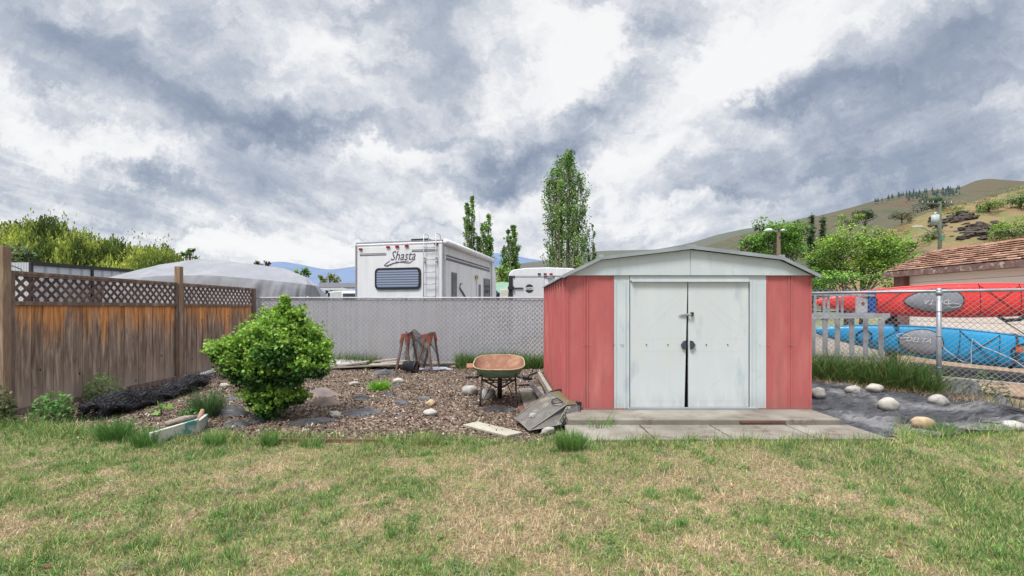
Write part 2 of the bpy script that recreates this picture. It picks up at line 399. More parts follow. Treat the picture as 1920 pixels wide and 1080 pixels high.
# soil along the far side of the shed, under the tall grass
sheet('soil', np.linspace(.9, 12.5, 80), np.linspace(4.5, 11.6, 64), lambda x, y: gz(x, y)-.012+(fbm(x, y, 3, 3, 9)-.5)*.015,
      M('dry_soil', S(176, 150, 124), S(140, 118, 98), 5, .95, .8, 70))

# grass blades: green clumps over dry straw
def lawn_blades():
    n = 430000
    Y = 2.05+(RNG.uniform(0, 1, n)**1.2)*3.4; X = RNG.uniform(-1.30, 1.30, n)*(Y+.3)
    k = Y < edge(X)+RNG.normal(size=n)*.06; X, Y = X[k], Y[k]; n = len(X)
    d = (edge(X)-Y)
    g = fbm(X, Y, 1.0, 3, 21)*.36+fbm(X, Y, 4.2, 3, 31)*.36+fbm(X, Y, 14, 2, 51)*.28
    g = g+.10*np.exp(-(d/.42)**2)+.035*ss((-X-.3)/2)+.03*ss((X-2.2)/1.4)-.055*np.exp(-((X-.7)/1.4)**2-((Y-3.2)/.8)**2)
    green = g+RNG.normal(size=n)*.027 > .434
    thin = np.where(green, RNG.uniform(size=n) < .62, RNG.uniform(size=n) < .62)
    X, Y, g, green, d = X[thin], Y[thin], g[thin], green[thin], d[thin]; n = len(X)
    cl = fbm(X, Y, 9, 2, 77)
    H = np.where(green, RNG.uniform(.016, .045, n)*(1+np.clip(g-.5, 0, .2)*5), RNG.uniform(.022, .065, n))
    H = H*(1+1.3*np.exp(-(d/.15)**2)*RNG.uniform(.2, 1.4, n)*(cl > .42))
    lean = np.where(green, .66, .95)
    gc = np.array(S(140, 164, 94, .88)); gd = np.array(S(96, 136, 70, .82)); gy = np.array(S(182, 186, 118, .88)); st = np.array(S(216, 198, 158, .86)); s2 = np.array(S(194, 172, 136, .84)); s3 = np.array(S(160, 138, 108, .8))
    t = np.clip((g-.49)/.13+RNG.normal(size=n)*.2, 0, 1)[:, None]
    C = np.where(green[:, None], gc*(1-t)+gd*t, st)
    r = RNG.uniform(size=n); C = np.where((green & (r < .3))[:, None], gy, C); C = np.where((~green & (r < .4))[:, None], s2, C); C = np.where((~green & (r > .82))[:, None], s3, C)
    o = blades('grass', X, Y, zl(X, Y)-.004, H, np.where(green, .0040, .0036), vary(C, n, .34, .05), lean, gain=1.0)
    tag(o, 'patchy green and straw coloured grass covering the lawn', 'grass', kind='stuff')
    # scattered fuller tufts that stand out of the turf
    tx = RNG.uniform(-1.25, 1.25, 330); ty = 2.1+RNG.uniform(0, 1, 330)**1.1*2.8; tx = tx*(ty+.2); kk = fbm(tx, ty, 1.0, 3, 21) > .40
    tx, ty = tx[kk], ty[kk]; m = 55; X = np.repeat(tx, m); Y = np.repeat(ty, m); a = RNG.uniform(0, 2*PI, len(X)); r = RNG.uniform(0, .045, len(X)); X = X+np.cos(a)*r; Y = Y+np.sin(a)*r
    k = Y < edge(X); X, Y, a = X[k], Y[k], a[k]
    o = blades('grass_clumps', X, Y, zl(X, Y)-.003, RNG.uniform(.03, .085, len(X)), .004, vary(np.array(S(112, 152, 82, .85)), len(X), .25, .05), .7, az=a+RNG.normal(size=len(a))*.5, gain=1.0)
    tag(o, 'fuller dark green tufts scattered through the lawn', 'grass', kind='stuff')
lawn_blades()
n = 10500; X = RNG.uniform(-5.9, 6.4, n); e_ = edge(X)-.03*((X > .6) & (X < 4.1)); Y = e_+RNG.normal(size=n)*.09+.02; cl = fbm(X, Y, 2.6, 2, 91); k = (cl > np.where(X < -1.8, .40, np.where(X > .6, .44, .54))); X, Y, cl = X[k], Y[k], cl[k]
H = RNG.uniform(.04, .17, len(X))*(cl*1.6)*np.where(X < -1.8, 1.15, np.where((X > .6) & (X < 3.9), .5, .75))
c = np.tile(np.array(S(122, 160, 88, .74)), (len(X), 1)); rr_ = RNG.uniform(size=len(X)); c[rr_ < .25] = S(188, 184, 124, .8); c[rr_ > .75] = S(88, 126, 64, .7)
tag(blades('edge_grass', X, Y, zl(X, Y)-.005, H, .0048, vary(c, len(X), .25), .6), 'longer ragged grass spilling from the lawn over the edge of the bed', 'grass', kind='stuff')

n = 9000; c0 = RNG.uniform(-1.25, 1.25, 150); c1 = 2.1+RNG.uniform(0, 1, 150)*2.5; c0 = c0*(c1+.2); q = RNG.integers(0, 150, n)
X = c0[q]+RNG.normal(size=n)*.05; Y = c1[q]+RNG.normal(size=n)*.045; k = Y < edge(X)-.03; X, Y, q = X[k], Y[k], q[k]
c = np.array([S(96, 140, 74, .7), S(132, 162, 92, .75), S(116, 146, 96, .7)])[q % 3]
tag(leaves('clover', np.stack([X, Y, zl(X, Y)+RNG.uniform(.008, .028, len(X))], 1), .014, vary(c, len(X), .25), up=1.6, asp=1.3, gain=1.0), 'small clover and weed leaves growing flat in the lawn', 'clover', kind='stuff')
n = 260; Y = RNG.uniform(2.2, 4.6, n); X = RNG.uniform(-1.2, 1.2, n)*Y
tag(leaves('dead_leaves', np.stack([X, Y, zl(X, Y)+.012], 1), .03, vary(np.array(S(150, 112, 78, .7)), n, .4, .1), up=1.0, gain=1.0), 'tiny dead brown leaves scattered over the lawn', 'dead leaves', kind='stuff')

# mulch chips
def chips():
    n = 60000; Y = RNG.uniform(4.6, 11.2, n); Y = 4.6+(Y-4.6)**1.25/(6.6**.25); X = RNG.uniform(-7.2, 1.0, n)
    k = (Y > edge(X)-RNG.uniform(-.1, .25, n)) & (X > -1.2*Y-.3); X, Y = X[k], Y[k]; n = len(X)
    P = np.stack([X, Y, zm(X, Y)+RNG.uniform(.003, .014, n)], 1)
    pal = np.array([S(112, 92, 78, .58), S(136, 114, 97, .58), S(170, 148, 128, .64), S(72, 58, 51, .5), S(214, 202, 184, .72), S(100, 80, 69, .52)])
    C = pal[RNG.choice(6, n, p=[.25, .26, .17, .13, .08, .11])]
    ch = np.array([(-.5, 0, 0), (.5, 0, .05), (.42, 1, 0), (-.45, .9, .1)])
    m = M('bark_chip', (1, 1, 1), (.8, .8, .8), 30, .9, vcol=True)
    o = leaves('bark_chips', P, RNG.uniform(.014, .042, n), vary(C, n, .15, .03), (ch, Q_F), None, m, up=.5, asp=.45, gain=1.0)
    tag(o, 'brown and tan bark chips covering the garden bed', 'bark chips', kind='stuff')
chips()

# ---------------------------------------------------------------- landscape fabric sheet on the right
def fabric_mat(name='landscape_fabric', k=.9):
    m, nt, p = newmat(name); v = coords(nt)
    a = ramp(nt, noise(nt, v, 1.3, 4, .5, .8), [(.38, S(44, 45, 51, k*.62)), (.5, S(78, 79, 85, k*.66)), (.62, S(126, 125, 127, k*.75))])
    b = ramp(nt, noise(nt, v, 30, 4), [(.3, .93), (.7, 1.04)])
    lk(nt, mixc(nt, 1.0, a, b, 'MULTIPLY'), p.inputs['Base Color']); p.inputs['Roughness'].default_value = .6
    w = coords(nt, (1, 4, 1)); bumpn(nt, p, noise(nt, w, 3.2, 3, .5, 1.2), 1.0, .09); return m
FAB = fabric_mat()
pt = [on_ground(u, v)[:2] for u, v in ((1523, 712), (1600, 716), (1700, 722), (1770, 728), (1850, 752), (1925, 790))]
fx = [3.2]+[p[0] for p in pt]+[8.2]; fy = [pt[0][1]+.1]+[p[1] for p in pt]+[5.0]
def zfab(X, Y):
    top = np.interp(X, fx, fy); q = top-Y
    z = gz(X, Y)+.024
    w1 = .12*np.sin(X*2.1)+.10*(fbm(X, X*0, 2.2, 3, 61)-.5)
    z = z+.15*np.exp(-((q-.30-w1)/.12)**2)*(.5+.9*fbm(X, Y, 2, 2, 40))
    z = z+.045*np.exp(-((Y-5.42-.05*np.sin(X*2.5)-.12*(fbm(X, X*0, 1.5, 2, 62)-.5))/.03)**2)*ss((X-3.9)/.4)
    z = z+.04*np.exp(-((Y-6.05-.22*(X-4.6)-.1*np.sin(X*1.7))/.05)**2)*ss((X-4.1)/.5)
    r = fbm(X*.9+Y*.25, Y*3.6, 2.0, 4, 44); z = z+(1-np.abs(r-.5)*4).clip(0, 1)**2*.036+(r-.5)*.04
    r = fbm(X*2.0-Y*.6, Y*6.0, 2.0, 3, 47); z = z+(1-np.abs(r-.5)*5).clip(0, 1)**2*.018
    z = z+.13*np.exp(-((X-5.95)/.35)**2-((Y-5.75)/.13)**2)
    return z
fs_ = sheet('ground_cloth', np.linspace(3.55, 8.0, 330), np.linspace(4.75, 8.2, 300), zfab, FAB,
      lambda x, y: (y < np.interp(x, fx, fy)+.05*(fbm(x, y, 5, 2, 3)-.5)) & (y > edge(x)-.03) & ((x > 3.74) | (y > 5.02)), kind=None)
so = fs_.modifiers.new('t', 'SOLIDIFY'); so.thickness = .004; so.offset = 0
tag(fs_, 'wrinkled dark grey landscape fabric spread beside the shed and held by stones', 'landscape fabric')

# grey fabric showing through the mulch
FAB2 = fabric_mat('worn_fabric', 1.0)
def mound(u, v, w, label, h=.3, mat=None):
    X, Y, z = on_ground(u, v); z = float(zm(X, Y)); rx = w/F*Y/2*1.25; ry = rx*RNG.uniform(.5, .75)
    sd = RNG.integers(1000); a0 = RNG.uniform(-.3, .3)
    mb = MB()
    def fn(s, t):
        a = 2*PI*s; r = t*(.85+.35*vnoise(np.array([math.cos(a)*1.5+5]), np.array([math.sin(a)*1.5+5]), int(sd))[0])
        x = math.cos(a)*r*rx; y = math.sin(a)*r*ry
        zz = rx*h*(1-t*t)*(.75+.5*float(fbm(x*3, y*9, 3, 3, int(sd))))-.015*t
        return (X+x*math.cos(a0)-y*math.sin(a0), Y+x*math.sin(a0)+y*math.cos(a0), z+zz+.012)
    mb.grid(fn, 28, 8)
    return tag(mb.build('fabric_patch', mat or FAB2, None, True), label, 'fabric patch', 'grey fabric patches showing through the mulch')
BROWNF = M('muddy_fabric', S(150, 130, 112), S(112, 104, 104), 6, .8, .4, 40)
for a in (
 (604, 742, 52, 'long brownish fabric fold below the flat white stone', .35), (610, 759, 46, 'grey fabric hump just under the long brownish fold right of the bush', .4),
 (722, 702, 42, 'grey fabric hump behind the bright green clump near the sawhorses'), (678, 747, 30, 'small grey fabric hump left below the bright green clump'),
 (730, 741, 20, 'tiny grey fabric patch right below the bright green clump', .4), (752, 755, 28, 'grey fabric patch left of the angular tan stone', .35),
 (794, 747, 24, 'grey fabric scrap directly behind the angular tan stone', .2), (681, 776, 66, 'wide arched grey fabric fold in the middle front of the mulch', .2),
 (742, 723, 16, 'dark scrap of fabric under the round white stone right of the green clump', .3), (935, 768, 54, 'dark crumpled fabric in front of the wheelbarrow legs', .14),
 (898, 759, 26, 'small grey fabric scrap left of the wheelbarrow leg', .15), (744, 776, 18, 'faint grey fabric spot left of the long white stone', .12),
 (576, 744, 26, 'round grey fabric hump touching the left end of the brownish fold', .4), (585, 793, 66, 'flat dark grey fabric strip in front of the bush', .14),
 (436, 776, 52, 'pointed grey fabric hump left of the bush trunk', .5), (446, 797, 52, 'low grey fabric fold in front of the pointed hump', .25),
 (495, 789, 60, 'black fabric collar around the foot of the bush', .18), (438, 748, 34, 'pale grey fabric under the left side of the bush', .2)):
    mound(a[0], a[1], a[2], a[3], *(a[4:]), mat=BROWNF if 'long brownish' in a[3] else None)

# ---------------------------------------------------------------- stones
STONE = M('river_stone', S(200, 196, 190), S(168, 164, 158), 7, .85, .5, 50, c3=S(140, 134, 128), spots=S(110, 104, 98), sscale=30, slo=.6, shi=.7)
WSTONE = M('white_stone', S(212, 208, 200, .66), S(182, 176, 166, .66), 8, .85, .4, 50)
TSTONE = M('tan_stone', S(206, 184, 150), S(166, 140, 112), 8, .85, .4, 50)
def stone(u, v, w, label, mat=STONE, hh=.62, ang=.0, zadd=0, Y=None, rough=.25, name='stone', cat='stone', group=None):
    if Y is None: X, Y, z = on_ground(u, v)
    else: X = (u-960)/F*Y; z = CAMH-(v-HZ)/F*Y
    r = w/F*Y/2*.94; Y += r*.6; sd = int(RNG.integers(1000))
    if zadd is None: z = float(zfab(np.array(X), np.array(Y)))
    elif X < .9 and Y < 12: z = float(zm(X, Y))
    import bmesh
    bm = bmesh.new(); bmesh.ops.create_icosphere(bm, subdivisions=3, radius=1)
    for q in bm.verts:
        c = q.co.copy(); n_ = float(fbm(c.x*1.1+5, c.y*1.1+c.z*1.3+9, 1.0, 3, sd))-.5
        c *= 1+n_*rough*2.3+(float(fbm(c.x*4+2, c.y*4+c.z*4, 1.0, 2, sd+3))-.5)*.10
        if rough > .25: c = Vector((round(c.x*3.2)/3.2*.35+c.x*.65, c.y, round(c.z*2.6)/2.6*.35+c.z*.65))
        q.co = (c.x*r, c.y*r*.8, c.z*r*hh)
    me = bpy.data.meshes.new(name); bm.to_mesh(me); bm.free(); me.materials.append(mat)
    o = place(name, me, None, True); o.location = (X, Y, z+r*hh*.52); o.rotation_euler = (0, 0, ang)
    return tag(o, label, cat, group)
for a in (
 (880, 742, 31, 'pale grey boulder just left of the wheelbarrow', STONE, .8, .2, 0, None, .4), (916, 749, 33, 'speckled grey boulder behind the left wheelbarrow leg', STONE, .95, .7, 0, None, .38),
 (746, 719, 20, 'round white stone right of the bright green clump', WSTONE), (661, 723, 21, 'flat white stone left of the bright green clump', WSTONE, .5),
 (808, 761, 20, 'angular tan stone behind the long white one', TSTONE, .8, .4, 0, None, .45), (806, 781, 29, 'long smooth white stone in the middle of the mulch', WSTONE, .55),
 (626, 783, 25, 'rough cream stone at the front of the mulch by the arched fold', WSTONE, .6, .1, 0, None, .4), (1027, 815, 27, 'cracked cream stone under the mower bag in the grass', WSTONE, .75, 0, 0, None, .35),
 (418, 727, 18, 'white stone half hidden behind the left side of the bush', WSTONE, .6),
 (980, 838, 0, '', None)):
    if a[2]: stone(*a)
for a in (
 (1542, 757, 32, 'squarish grey stone on the fabric nearest the shed corner', STONE, .8, .3, None, None, .42), (1607, 743, 31, 'grey mottled stone on the fabric, left of the smooth oval pair mate', STONE, .7, .4, None, None, .3),
 (1648, 741, 32, 'smooth oval beige stone on the fabric ridge', WSTONE, .65, 0, None), (1674, 778, 34, 'rounded white stone at the centre of the fabric', WSTONE, .85, -.2, None),
 (1769, 769, 33, 'egg shaped pale stone on the right part of the fabric', STONE, .75, -.1, None), (1738, 811, 40, 'tan stone half sunk where the fabric meets the lawn', TSTONE, .7, -.3, None),
 (1911, 809, 40, 'flat cream stone at the right border by the lawn', WSTONE, .5, 0, None), (1603, 720, 30, 'flat bluish stone at the back edge of the fabric', STONE, .35, 0, None)):
    stone(*a)
stone(207, 905, 9, 'small white pebble lying in the left lawn', WSTONE, name='pebble', cat='pebble')
stone(1449, 1054, 12, 'small pale pebble lying in the right front lawn', WSTONE, name='pebble', cat='pebble')

# ---------------------------------------------------------------- concrete in front of the shed
CONC = M('old_concrete', S(184, 178, 168, .62), S(158, 151, 141, .6), 2.2, .92, .35, 90, c3=S(128, 120, 108, .6), spots=S(108, 88, 70, .6), sscale=3.5, slo=.54, shi=.72)
xs = [.57, 1.40, 2.17, 3.00, 3.72]
nm = ['concrete paver at the left end, next to the mower bag', 'second concrete paver from the mower bag, in front of the left door', 'third concrete paver from the mower bag, in front of the right door', 'concrete paver at the right end, stained rusty at its outer corner']
for i in range(4):
    mb = MB(); x0, x1 = xs[i]+.008, xs[i+1]-.008; z1 = .122+.005*((i*3) % 3)
    mb.poly([(x0, 4.43+.01*i, -.02), (x1, 4.44+.008*i, -.02), (x1-.02*(i == 3), 4.995, -.02), (x0, 4.995, -.02)], (0, 0, z1+.02))
    tag(mb.build('concrete_paver', CONC, None, False, .008), nm[i], 'paver', 'concrete pavers in front of the shed')
mb = MB(); mb.box((2.12, 6.83, .10), (3.0, 3.66, .155))
tag(mb.build('concrete_slab', CONC, None, False, .01), 'weathered concrete slab the red shed stands on', 'slab')
mb = MB(); mb.box((2.75, 4.991, .155), (.5, .014, .022))
tag(mb.build('wood_strip', M('redbrown_wood', S(140, 92, 78), S(110, 78, 68), 20, .8)), 'thin red-brown strip of wood along the slab edge', 'wood strip')

# ---------------------------------------------------------------- the shed
RED = M('red_sheet_metal', S(200, 112, 111, .84), S(190, 102, 103, .84), 1.5, .5, .16, 9, (3, 3, .6), c3=S(206, 124, 119, .84), spots=S(168, 108, 106, .8), sscale=2.4, slo=.54, shi=.8)
SWH = M('chalky_white_metal', S(212, 220, 221, .88), S(200, 210, 216, .88), 1.6, .5, .10, 12, (2, 2, .8), c3=S(216, 221, 222, .8), spots=S(182, 196, 208, .8), sscale=2.2, slo=.56, shi=.75)
def grime(m, z0, z1, col, amt):
    nt = m.node_tree; p = nt.nodes['Principled BSDF']; src = p.inputs['Base Color'].links[0].from_socket
    sx = nd(nt, 'ShaderNodeSeparateXYZ'); g_ = nd(nt, 'ShaderNodeNewGeometry'); lk(nt, g_.outputs['Position'], sx.inputs[0])
    mr = nd(nt, 'ShaderNodeMapRange', interpolation_type='SMOOTHSTEP'); lk(nt, sx.outputs[2], mr.inputs[0]); mr.inputs[1].default_value = z0; mr.inputs[2].default_value = z1; mr.inputs[3].default_value = 1; mr.inputs[4].default_value = 0
    n_ = ramp(nt, noise(nt, coords(nt, (6, 6, 1.5), obj=False), 3, 5, .7), [(.35, .15), (.7, 1.0)])
    f = nd(nt, 'ShaderNodeMath', operation='MULTIPLY'); lk(nt, mr.outputs[0], f.inputs[0]); lk(nt, n_, f.inputs[1])
    f2 = nd(nt, 'ShaderNodeMath', operation='MULTIPLY'); lk(nt, f.outputs[0], f2.inputs[0]); f2.inputs[1].default_value = amt
    lk(nt, mixc(nt, f2.outputs[0], src, col), p.inputs['Base Color'])
grime(RED, .17, .42, S(150, 112, 96), .6); grime(SWH, .17, .42, S(150, 136, 118), .5)
DOORM = M('door_white', S(216, 222, 223, .88), S(208, 215, 219, .88), 1.3, .5, .08, 10, (2, 2, .6), c3=S(218, 223, 222, .8), spots=S(192, 206, 212, .8), sscale=2.0, slo=.58, shi=.7)
grime(DOORM, .17, .45, S(160, 150, 134), .4)
ROOFM = M('roof_sheet', S(178, 184, 190), S(160, 167, 174), 2, .5, .1, 20)
A = -.018; ox, oy = .664, 5.5
shed = thing('garden_shed', (ox, oy, .18), 'red and white metal garden shed with double doors and gambrel roof on a concrete slab', 'shed')
def sp(x, y, z):
    c, s = math.cos(.014), math.sin(.014); return (ox+x*c-y*s, oy+x*s*.4+y*c, z)
WT = 1.795; ZB = .18; LW = 2.97; LD = 3.05
def panel(x0, x1, y, z0, z1, th=.012, **k):
    mb = MB(); P = [sp(x0, y, z0), sp(x1, y, z0), sp(x1, y, z1), sp(x0, y, z1)]; mb.poly(P, (0, th, 0)); return mb
def ribs(mb, xs_, y, z0, z1, w=.02, d=.008):
    for x in xs_: mb.poly([sp(x-w/2, y, z0), sp(x+w/2, y, z0), sp(x+w/2, y, z1), sp(x-w/2, y, z1)], (0, -d, 0))
mb = panel(0, .57, 0, ZB, WT); ribs(mb, (.012, .215, .25, .555), -.001, ZB, WT)
mb.build('front_panel', RED, shed, bevel=.003)
mb = panel(2.41, LW, 0, ZB, WT); ribs(mb, (2.42, 2.69, 2.725, LW-.012), -.001, ZB, WT)
mb.build('front_panel', RED, shed, bevel=.003)
# corrugated left side
mb = MB(); prof = []
y = 0.0
while y < LD-.01:
    for q, d in ((0, 0), (.12, 0), (.135, .040), (.175, .040), (.19, 0)): prof.append((y+q, d))
    y += .30
    for q, d in ((-.10, 0), (-.09, .012), (-.07, .012), (-.06, 0)): prof.append((y+q, d))
prof = [p for p in sorted(prof) if p[0] <= LD]+[(LD, 0)]
for sx_, nmx in ((0, 1), (LW, -1)):
    m2 = MB(); vs = []
    for yy, d in prof: vs += [sp(sx_-nmx*d, yy, ZB), sp(sx_-nmx*d, yy, WT-.02)]
    m2.add(vs, [(2*i, 2*i+1, 2*i+3, 2*i+2) for i in range(len(prof)-1)])
    m2.build('side_wall', RED, shed)
m2 = MB(); m2.poly([sp(0, LD, ZB), sp(LW, LD, ZB), sp(LW, LD, WT), sp(0, LD, WT)], (0, .01, 0)); m2.build('back_wall', RED, shed)
# white surround
for x0, x1 in ((.57, .755), (2.215, 2.41)):
    mb = panel(x0, x1, -.006, ZB, WT-.0); ribs(mb, (x0+.012, x0+.13 if x0 < 1 else x0+.06, x1-.012), -.0075, ZB, WT-.06)
    for zz in (.95, .97, 1.7):
        mb.box(sp((x0+x1)/2+.02, -.012, zz), (.008, .006, .008))
    mb.build('door_post', SWH, shed, bevel=.003)
mb = panel(.76, 2.21, -.012, WT-.062, WT-.003, .02); mb.poly([sp(.78, -.03, WT-.078), sp(2.2, -.03, WT-.078), sp(2.2, -.03, WT-.064), sp(.78, -.03, WT-.064)], (0, .03, 0))
mb.build('door_header', SWH, shed, bevel=.002)
mb = MB(); mb.poly([sp(.72, -.035, ZB), sp(2.3, -.035, ZB), sp(2.3, -.035, ZB+.022), sp(.72, -.035, ZB+.022)], (0, .035, 0)); mb.build('door_track', ROOFM, shed)
mb = panel(.74, 2.24, .06, ZB, WT); mb.build('inside_shade_sheet', M('inside_shade_black', (.004, .004, .004)), shed)  # black sheet painting in the shade seen through the door gap
# doors with their embossed frames
def door(x0, xt, xb, left):
    y = .004; mb = MB(); z0, z1 = ZB+.024, WT-.066
    xa, xbm = (x0, xt) if left else (xt, x0)
    if left: P = [sp(x0, y, z0), sp(xb, y, z0), sp(xt, y, z1), sp(x0, y, z1)]
    else: P = [sp(xb, y, z0), sp(x0, y, z0), sp(x0, y, z1), sp(xt, y, z1)]
    mb.poly(P, (0, .018, 0))
    lo, hi = min(x0, xt)+.09, max(x0, xt)-.085
    def emb(ax, az, bx, bz, w=.007):
        mb.beam(sp(ax, y-.0008, az), sp(bx, y-.0008, bz), .005, w, up=(0, 1, 0)) if False else mb.beam(sp(ax, y+.0004, az), sp(bx, y+.0004, bz), w*1.3, .0024, up=(0, -1, 0))
    zm_ = .96; hb = .075
    for zz in (zm_-hb, zm_+hb): emb(lo-.03, zz, hi+.03, zz)
    for z_a, z_b in ((z0+.08, zm_-hb-.02), (zm_+hb+.02, z1-.09)):
        emb(lo, z_a, lo, z_b); emb(hi, z_a, hi, z_b); emb(lo, z_b if z_a > 1 else z_a, hi, z_b if z_a > 1 else z_a)
    f = (1, -1)[left]
    ins, out = (hi, lo) if left else (lo, hi)
    emb(ins-.01*f*-1, z1-.11, out, zm_+.22); emb(ins, z1-.2, out+.07*f*-1, zm_+.14)
    emb(ins, z0+.12, out, zm_-.20); emb(ins, z0+.2, out, zm_-.12)
    for x in np.linspace(lo, hi, 5)[1:-1]: emb(x, z0+.14, x, z1-.16, .004)
    d = mb.build('door', DOORM, shed)
    for q in (-.13, .13):
        b_ = MB(); b_.lathe(sp((x0+xt)/2+q-.02, y-.004, zm_), [(0, 0), (.008, 0), (.007, .004), (0, .005)], 8, M=Matrix.Rotation(PI/2, 3, 'X')); b_.build('screw', DGREY, d)
    return d
dl = door(.765, 1.462, 1.425, True); dr = door(2.205, 1.474, 1.474, False)
HND = M('handle_grey', S(84, 90, 104), S(60, 66, 78), 10, .5)
def handle(x, z, s, par):
    mb = MB(); P = [(0, -.055), (0, .055), (s*.035, .045), (s*.052, .02), (s*.066, 0), (s*.052, -.022), (s*.035, -.047)]
    mb.poly([sp(x+a, -.004, z+b) for a, b in P], (0, -.02, 0)); mb.build('handle', HND, par, bevel=.004)
handle(1.440, .957, -1, dl); handle(1.487, .957, 1, dr)
mb = MB(); mb.poly([sp(1.35, -.002, 1.32), sp(1.47, -.002, 1.305), sp(1.47, -.002, 1.338)], (0, -.012, 0)); mb.tube([sp(1.44, -.02, 1.322), sp(1.5, -.03, 1.32)], .008, 6)
mb.build('hasp', GALV, dl)
mb = MB(); mb.box(sp(1.515, -.006, 1.33), (.034, .02, .045)); mb.box(sp(1.515, -.02, 1.318), (.022, .012, .02))
mb.build('lock_plate', M('rusty_brown', S(96, 56, 44), S(60, 42, 38), 40, .8), dr, bevel=.003)
# gable board and roof
pk = (LW/2, 2.125); kn = 1.085; kz = 1.995; ez = 1.775; ex = 1.545
G = [(pk[0]-ex, ez), (pk[0]-kn, kz), (pk[0], pk[1]), (pk[0]+kn, kz), (pk[0]+ex, ez)]
for s_ in (0, 1):
    xs_ = [(pk[0]-ex+.07, WT+.001), (pk[0]-.002, WT+.001), (pk[0]-.002, pk[1]-.02), (pk[0]-kn, kz-.018)] if s_ == 0 else \
          [(pk[0]+.002, WT+.001), (pk[0]+ex-.07, WT+.001), (pk[0]+kn, kz-.018), (pk[0]+.002, pk[1]-.02)]
    mb = MB(); mb.poly([sp(x, -.03, z) for x, z in xs_], (0, .03, 0))
    for qx in (.55, .6):
        for zz in (WT+.03, WT+.17): mb.box(sp(pk[0]+(qx*2-.12)*(1 if s_ else -1)*.9, -.033, zz), (.009, .006, .009), col=None)
    mb.build('gable_panel', SWH, shed, bevel=.003)
mb = MB()
for i in range(4):
    (xa, za), (xb_, zb_) = G[i], G[i+1]
    mb.poly([sp(xa, -.07, za), sp(xb_, -.07, zb_), sp(xb_, LD+.06, zb_), sp(xa, LD+.06, za)], (0, 0, .012))
    n_ = 5
    for k in range(1, 12):
        y_ = -.07+k*.26
        mb.beam(sp(xa, y_, za+.015), sp(xb_, y_, zb_+.015), .03, .012)
mb.build('roof', ROOFM, shed)
mb = MB()
for i in range(4):
    (xa, za), (xb_, zb_) = G[i], G[i+1]
    mb.poly([sp(xa, -.085, za-.016), sp(xb_, -.085, zb_-.016), sp(xb_, -.085, zb_+.022), sp(xa, -.085, za+.022)], (0, .014, 0))
    mb.poly([sp(xa, -.085, za+.0225), sp(xb_, -.085, zb_+.0225), sp(xb_, .05, zb_+.0225), sp(xa, .05, za+.0225)], (0, 0, .004))
mb.build('roof_trim', M('trim_grey', S(176, 182, 188), S(156, 164, 172), 3, .5), shed)
for sgn in (-1, 1):
    x = pk[0]+sgn*kn; mb = MB(); mb.box(sp(x, -.06, kz+.03), (.05, .05, .03)); mb.build('roof_cap', ROOFM, shed)
mb = MB(); mb.box(sp(pk[0], -.05, pk[1]+.02), (.09, .07, .03)); mb.build('roof_cap', ROOFM, shed)
EAV = M('eave_dark', S(110, 112, 118))
for sx_ in (-.012, LW+.012):
    mb = MB(); mb.beam(sp(sx_, -.02, ez+.012), sp(sx_, LD, ez+.012), .03, .05); mb.build('eave_trim', EAV, shed)
for x in (.21, .255, .56, 2.43, 2.69, 2.73, .66):
    for q in (.01, -.012):
        mb = MB(); mb.box(sp(x+q, -.014, .96), (.008, .006, .008)); mb.build('screw', GALV, shed)
BR = M('base_rust', S(160, 96, 88), S(150, 120, 112), 8, .8)
for x0, x1 in ((0, .72), (2.3, LW)):
    mb = MB(); mb.poly([sp(x0, -.004, ZB-.006), sp(x1, -.004, ZB-.006), sp(x1, -.004, ZB+.012), sp(x0, -.004, ZB+.012)], (0, -.012, 0)); mb.build('base_rail', BR, shed)
